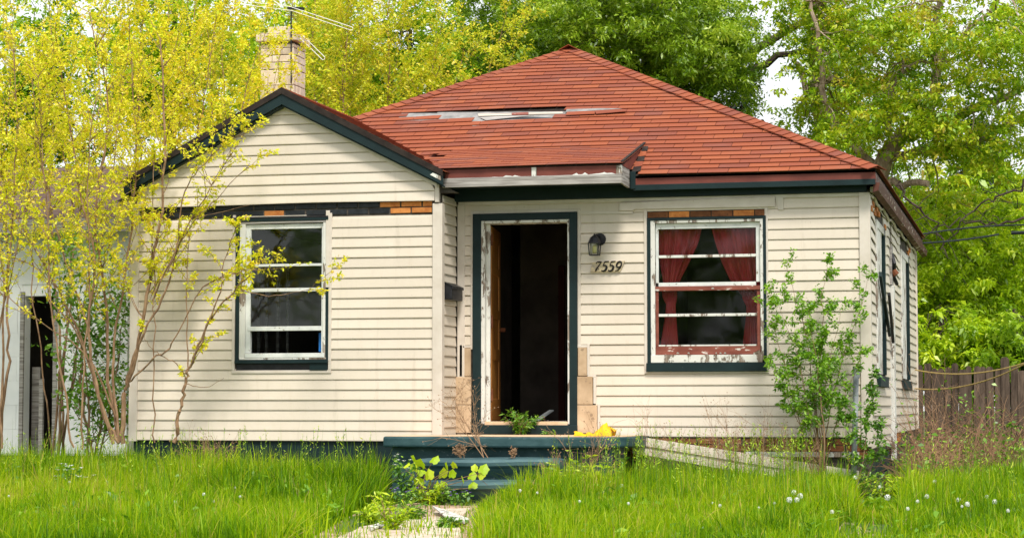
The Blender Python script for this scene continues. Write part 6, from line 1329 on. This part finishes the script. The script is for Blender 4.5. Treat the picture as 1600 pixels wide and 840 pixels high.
grass('grass', 290000, (-6.5, 6.4), (-7.6, -0.0), hf, keep, 0.0080, 'grass', tb=-0.04, seed=201)
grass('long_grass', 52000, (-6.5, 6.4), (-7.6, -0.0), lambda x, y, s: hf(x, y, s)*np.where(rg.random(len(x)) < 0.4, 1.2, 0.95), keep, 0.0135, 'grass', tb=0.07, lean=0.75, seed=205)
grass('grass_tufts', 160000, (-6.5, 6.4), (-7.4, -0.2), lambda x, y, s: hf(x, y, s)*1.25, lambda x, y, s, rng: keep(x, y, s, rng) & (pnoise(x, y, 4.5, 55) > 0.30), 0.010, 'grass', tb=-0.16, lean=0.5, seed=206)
hb2 = lambda x, y, s: 0.20+0.06*pnoise(x, y, 2, 9)
def keepb(x, y, s, rng): return (((x > XR+0.05)) | ((x < XL-0.05) & (y < 2.9)))
grass('back_grass', 60000, (-8.0, 6.8), (0.0, 10), hb2, keepb, 0.012, 'grass', tb=-0.08, seed=202)
# broad leaved weeds mixed in the lawn
rw = np.random.default_rng(240); n = 1500; x = rw.uniform(-6, 6, n); y = rw.uniform(-7, -0.7, n); v, s_w, d = in_view(x, y); k = v & keep(x, y, s_w, rw) & (pnoise(x, y, 2.5, 66) > 0.0); x, y, s_w = x[k], y[k], s_w[k]
h_ = hf(x, y, s_w); m_w = 9; P = np.stack([np.repeat(x, m_w), np.repeat(y, m_w), np.repeat(gz(x, y), m_w)+np.repeat(h_, m_w)*rw.uniform(0.25, 1.0, len(x)*m_w)], 1); P[:, :2] += rw.normal(size=(len(P), 2))*0.05
leaf_object('lawn_weeds', P, 0.075, 'l_shrub2', None, rw, kind='stuff', aspect=0.38, droop=0.25, tint=np.clip(0.35+rw.normal(size=len(P))*0.25, 0, 1))
# straw and dead stems lying between the blades
n = 5200; x = rw.uniform(-6, 6, n); y = rw.uniform(-7, -0.7, n); v, s_w, d = in_view(x, y); k = v & keep(x, y, s_w, rw); x, y, s_w = x[k], y[k], s_w[k]
V, F = blades(x, y, hf(x, y, s_w)*rw.uniform(0.6, 1.25, len(x)), np.full(len(x), 0.006), rw, 0.9); link_mesh('dry_straw', np_mesh('dry_straw', V, F, np.full(len(V), 1.0), 3), M['drystalk'])['kind'] = 'stuff'
# long seed stalks
def keep_s(x, y, s, rng): return keep(x, y, s, rng) & ~on_path(x, y) & ~((s > 1325) & (s < 1405)) & ~((s > 600) & (s < 850) & (y > -4.5)) & (rng.random(len(x)) < np.where((s > 940) & (s < 1260), 1.0, 0.35))
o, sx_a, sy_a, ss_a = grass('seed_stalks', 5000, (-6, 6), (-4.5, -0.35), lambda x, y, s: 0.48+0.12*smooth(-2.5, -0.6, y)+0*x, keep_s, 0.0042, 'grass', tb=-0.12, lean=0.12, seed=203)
# seed heads: small leaves along the top of tall stalks
rs = np.random.default_rng(204); n = 1000; x = rs.uniform(-5.5, 5.4, n); y = rs.uniform(-4.5, -0.4, n); v, s, d = in_view(x, y); k = v & keep_s(x, y, s, rs); x, y = x[k], y[k]; h = rs.uniform(0.42, 0.74, len(x)); mb = MB(); P = []; lx_ = rs.normal(size=len(x))*0.05
for xi, yi, hi, li in zip(x, y, h, lx_):
    z_ = float(gz(xi, yi)); mb.tube([(xi, yi, z_), (xi+li*0.4, yi, z_+hi*0.6), (xi+li, yi, z_+hi)], [0.0022, 0.002, 0.0012], 3, False)
    for t in np.linspace(0.74, 1.0, 9): P.append((xi+li*t, yi, z_+hi*t))
so_ = mb.build('seed_stems', 'l_olive', None, fixn=False, kind='stuff'); P = np.array(P); P += rs.normal(size=P.shape)*0.006
leaf_object('seed_heads', P, 0.022, 'l_olive', None, rs, kind='stuff', dirs=np.tile([0, 0, 1.0], (len(P), 1)), aspect=0.3, droop=-0.3, tint=0.42+rs.normal(size=len(P))*0.15)
# ground litter near path
# --- flowers
def flower_plant(label, base, n, L, seed, petal, spread=0.16, fr=0.016):
    rng = np.random.default_rng(seed); o = thing('flowering_plant', base, label, 'flowers'); mb = MB(); hb_ = MB(); P = []
    for k in range(n):
        e = np.array(base)+np.array([rng.normal()*spread, rng.normal()*spread*0.5, L*rng.uniform(0.65, 1.05)]); m_ = (np.array(base)+e)/2+rng.normal(size=3)*0.01; mb.tube([base, m_, e], [0.003, 0.0025, 0.002], 4, False); P += [m_, e-np.array([0, 0, 0.03]), (m_+e)/2]
        for j in range(6):
            a = j*1.047+rng.uniform(0, 1); t = np.array([math.cos(a), math.sin(a), 0.25]); t2 = np.array([math.cos(a+0.9), math.sin(a+0.9), 0.25]); tl = rng.normal(size=3)*0.3; hb_.add([e, e+t*fr*0.8+tl*fr*0.3, e+(t+t2)*fr*0.8, e+t2*fr*0.8], [(0, 1, 2, 3)])
        hb_.lathe([(fr*0.35, -0.002), (fr*0.3, 0.006)], e, 5)
    mb.build('stems', 'l_shrub', o, fixn=False); hb_.build('blossoms', petal, o, fixn=False); P = np.repeat(np.array(P), 5, 0)+rng.normal(size=(len(P)*5, 3))*0.02; leaf_object('leaves', P, 0.04, 'l_shrub', o, rng)
flower_plant('white flowering plant at the left end of the lower step', tuple(gp(632, -2.2)), 12, 0.44, 210, 'whitepetal', 0.07)
flower_plant('patch of small white flowers on the left lawn', tuple(gp(112, -3.0)), 22, 0.36, 211, 'whitepetal', 0.12, 0.018)
flower_plant('purple flowering plant in front of the lower step', tuple(gp(628, -2.6)), 12, 0.17, 212, 'violetpetal', 0.10, 0.013)
flower_plant('purple flowering plant right of the steps foot', tuple(gp(712, -2.35)), 10, 0.13, 213, 'violetpetal', 0.08, 0.013)
# dandelion clocks
rd = np.random.default_rng(220); proto = None
spots = [(1240, 795), (1251, 803), (1232, 812), (1248, 812), (1495, 797), (1394, 802), (1448, 790), (1512, 815), (1560, 800), (1430, 815), (1375, 760), (1340, 745), (1462, 752), (1418, 835), (1300, 838), (1110, 822), (1215, 818), (1125, 830), (970, 757), (985, 830), (905, 822), (955, 752), (845, 790), (810, 780), (370, 815), (318, 812), (366, 790), (337, 832), (168, 768), (108, 770), (10, 818), (1585, 832), (1535, 786), (1500, 828), (280, 838), (1180, 830)]
for i, (px, py) in enumerate(spots):
    yy = -5.6+5.0*(840-py)/110*0.75; q = gp(px, yy); top = aY(px, py, yy); hh = max(0.22, min(0.6, top[2]-q[2]))
    if proto is None:
        o = thing('dandelion', q, 'white dandelion seed head on a thin stalk in the grass', 'dandelion', 'dandelion seed heads in the lawn'); b_ = np.array(q)
        MB().tube([b_, b_+np.array([0.01, 0, 0.2]), b_+np.array([0, 0, 0.38])], [0.003, 0.0026, 0.002], 5, False).build('stalk', 'l_olive', o, fixn=False)
        hd = MB(); c_ = b_+np.array([0, 0, 0.40]); hd.lathe([(0.002, -0.006), (0.006, 0), (0.002, 0.006)], c_, 6)
        for k in range(110):
            d = nrm(rd.normal(size=3)); e = c_+d*0.024*rd.uniform(0.85, 1.05); a = nrm(np.cross(d, (0.2, 0.3, 1))); b2 = np.cross(d, a); s_ = 0.0045
            hd.add([e+a*s_, e-a*s_*0.5+b2*s_*0.87, e-a*s_*0.5-b2*s_*0.87], [(0, 1, 2)]); hd.add([c_, e, e+a*0.0008], [(0, 1, 2)])
        hd.build('seed_head', 'whitepetal', o, fixn=False); proto = o
    else:
        o = proto.copy(); col.objects.link(o)
        for ch in proto.children: c2 = ch.copy(); c2.parent = o; col.objects.link(c2)
    s_ = rd.uniform(0.75, 1.05) if i < 9 else rd.uniform(0.35, 0.7); o.location = q; o.scale = (s_, s_, s_); o.rotation_euler = (rd.normal()*0.08, rd.normal()*0.08, rd.uniform(0, 6))
    for c2 in o.children:                                   # the stalk is as long as the place needs, the head keeps its round shape
        if c2.name.startswith('stalk'): c2.scale = (1, 1, hh/(0.4*s_))
        else: c2.location = (0, 0, hh/s_-0.40)
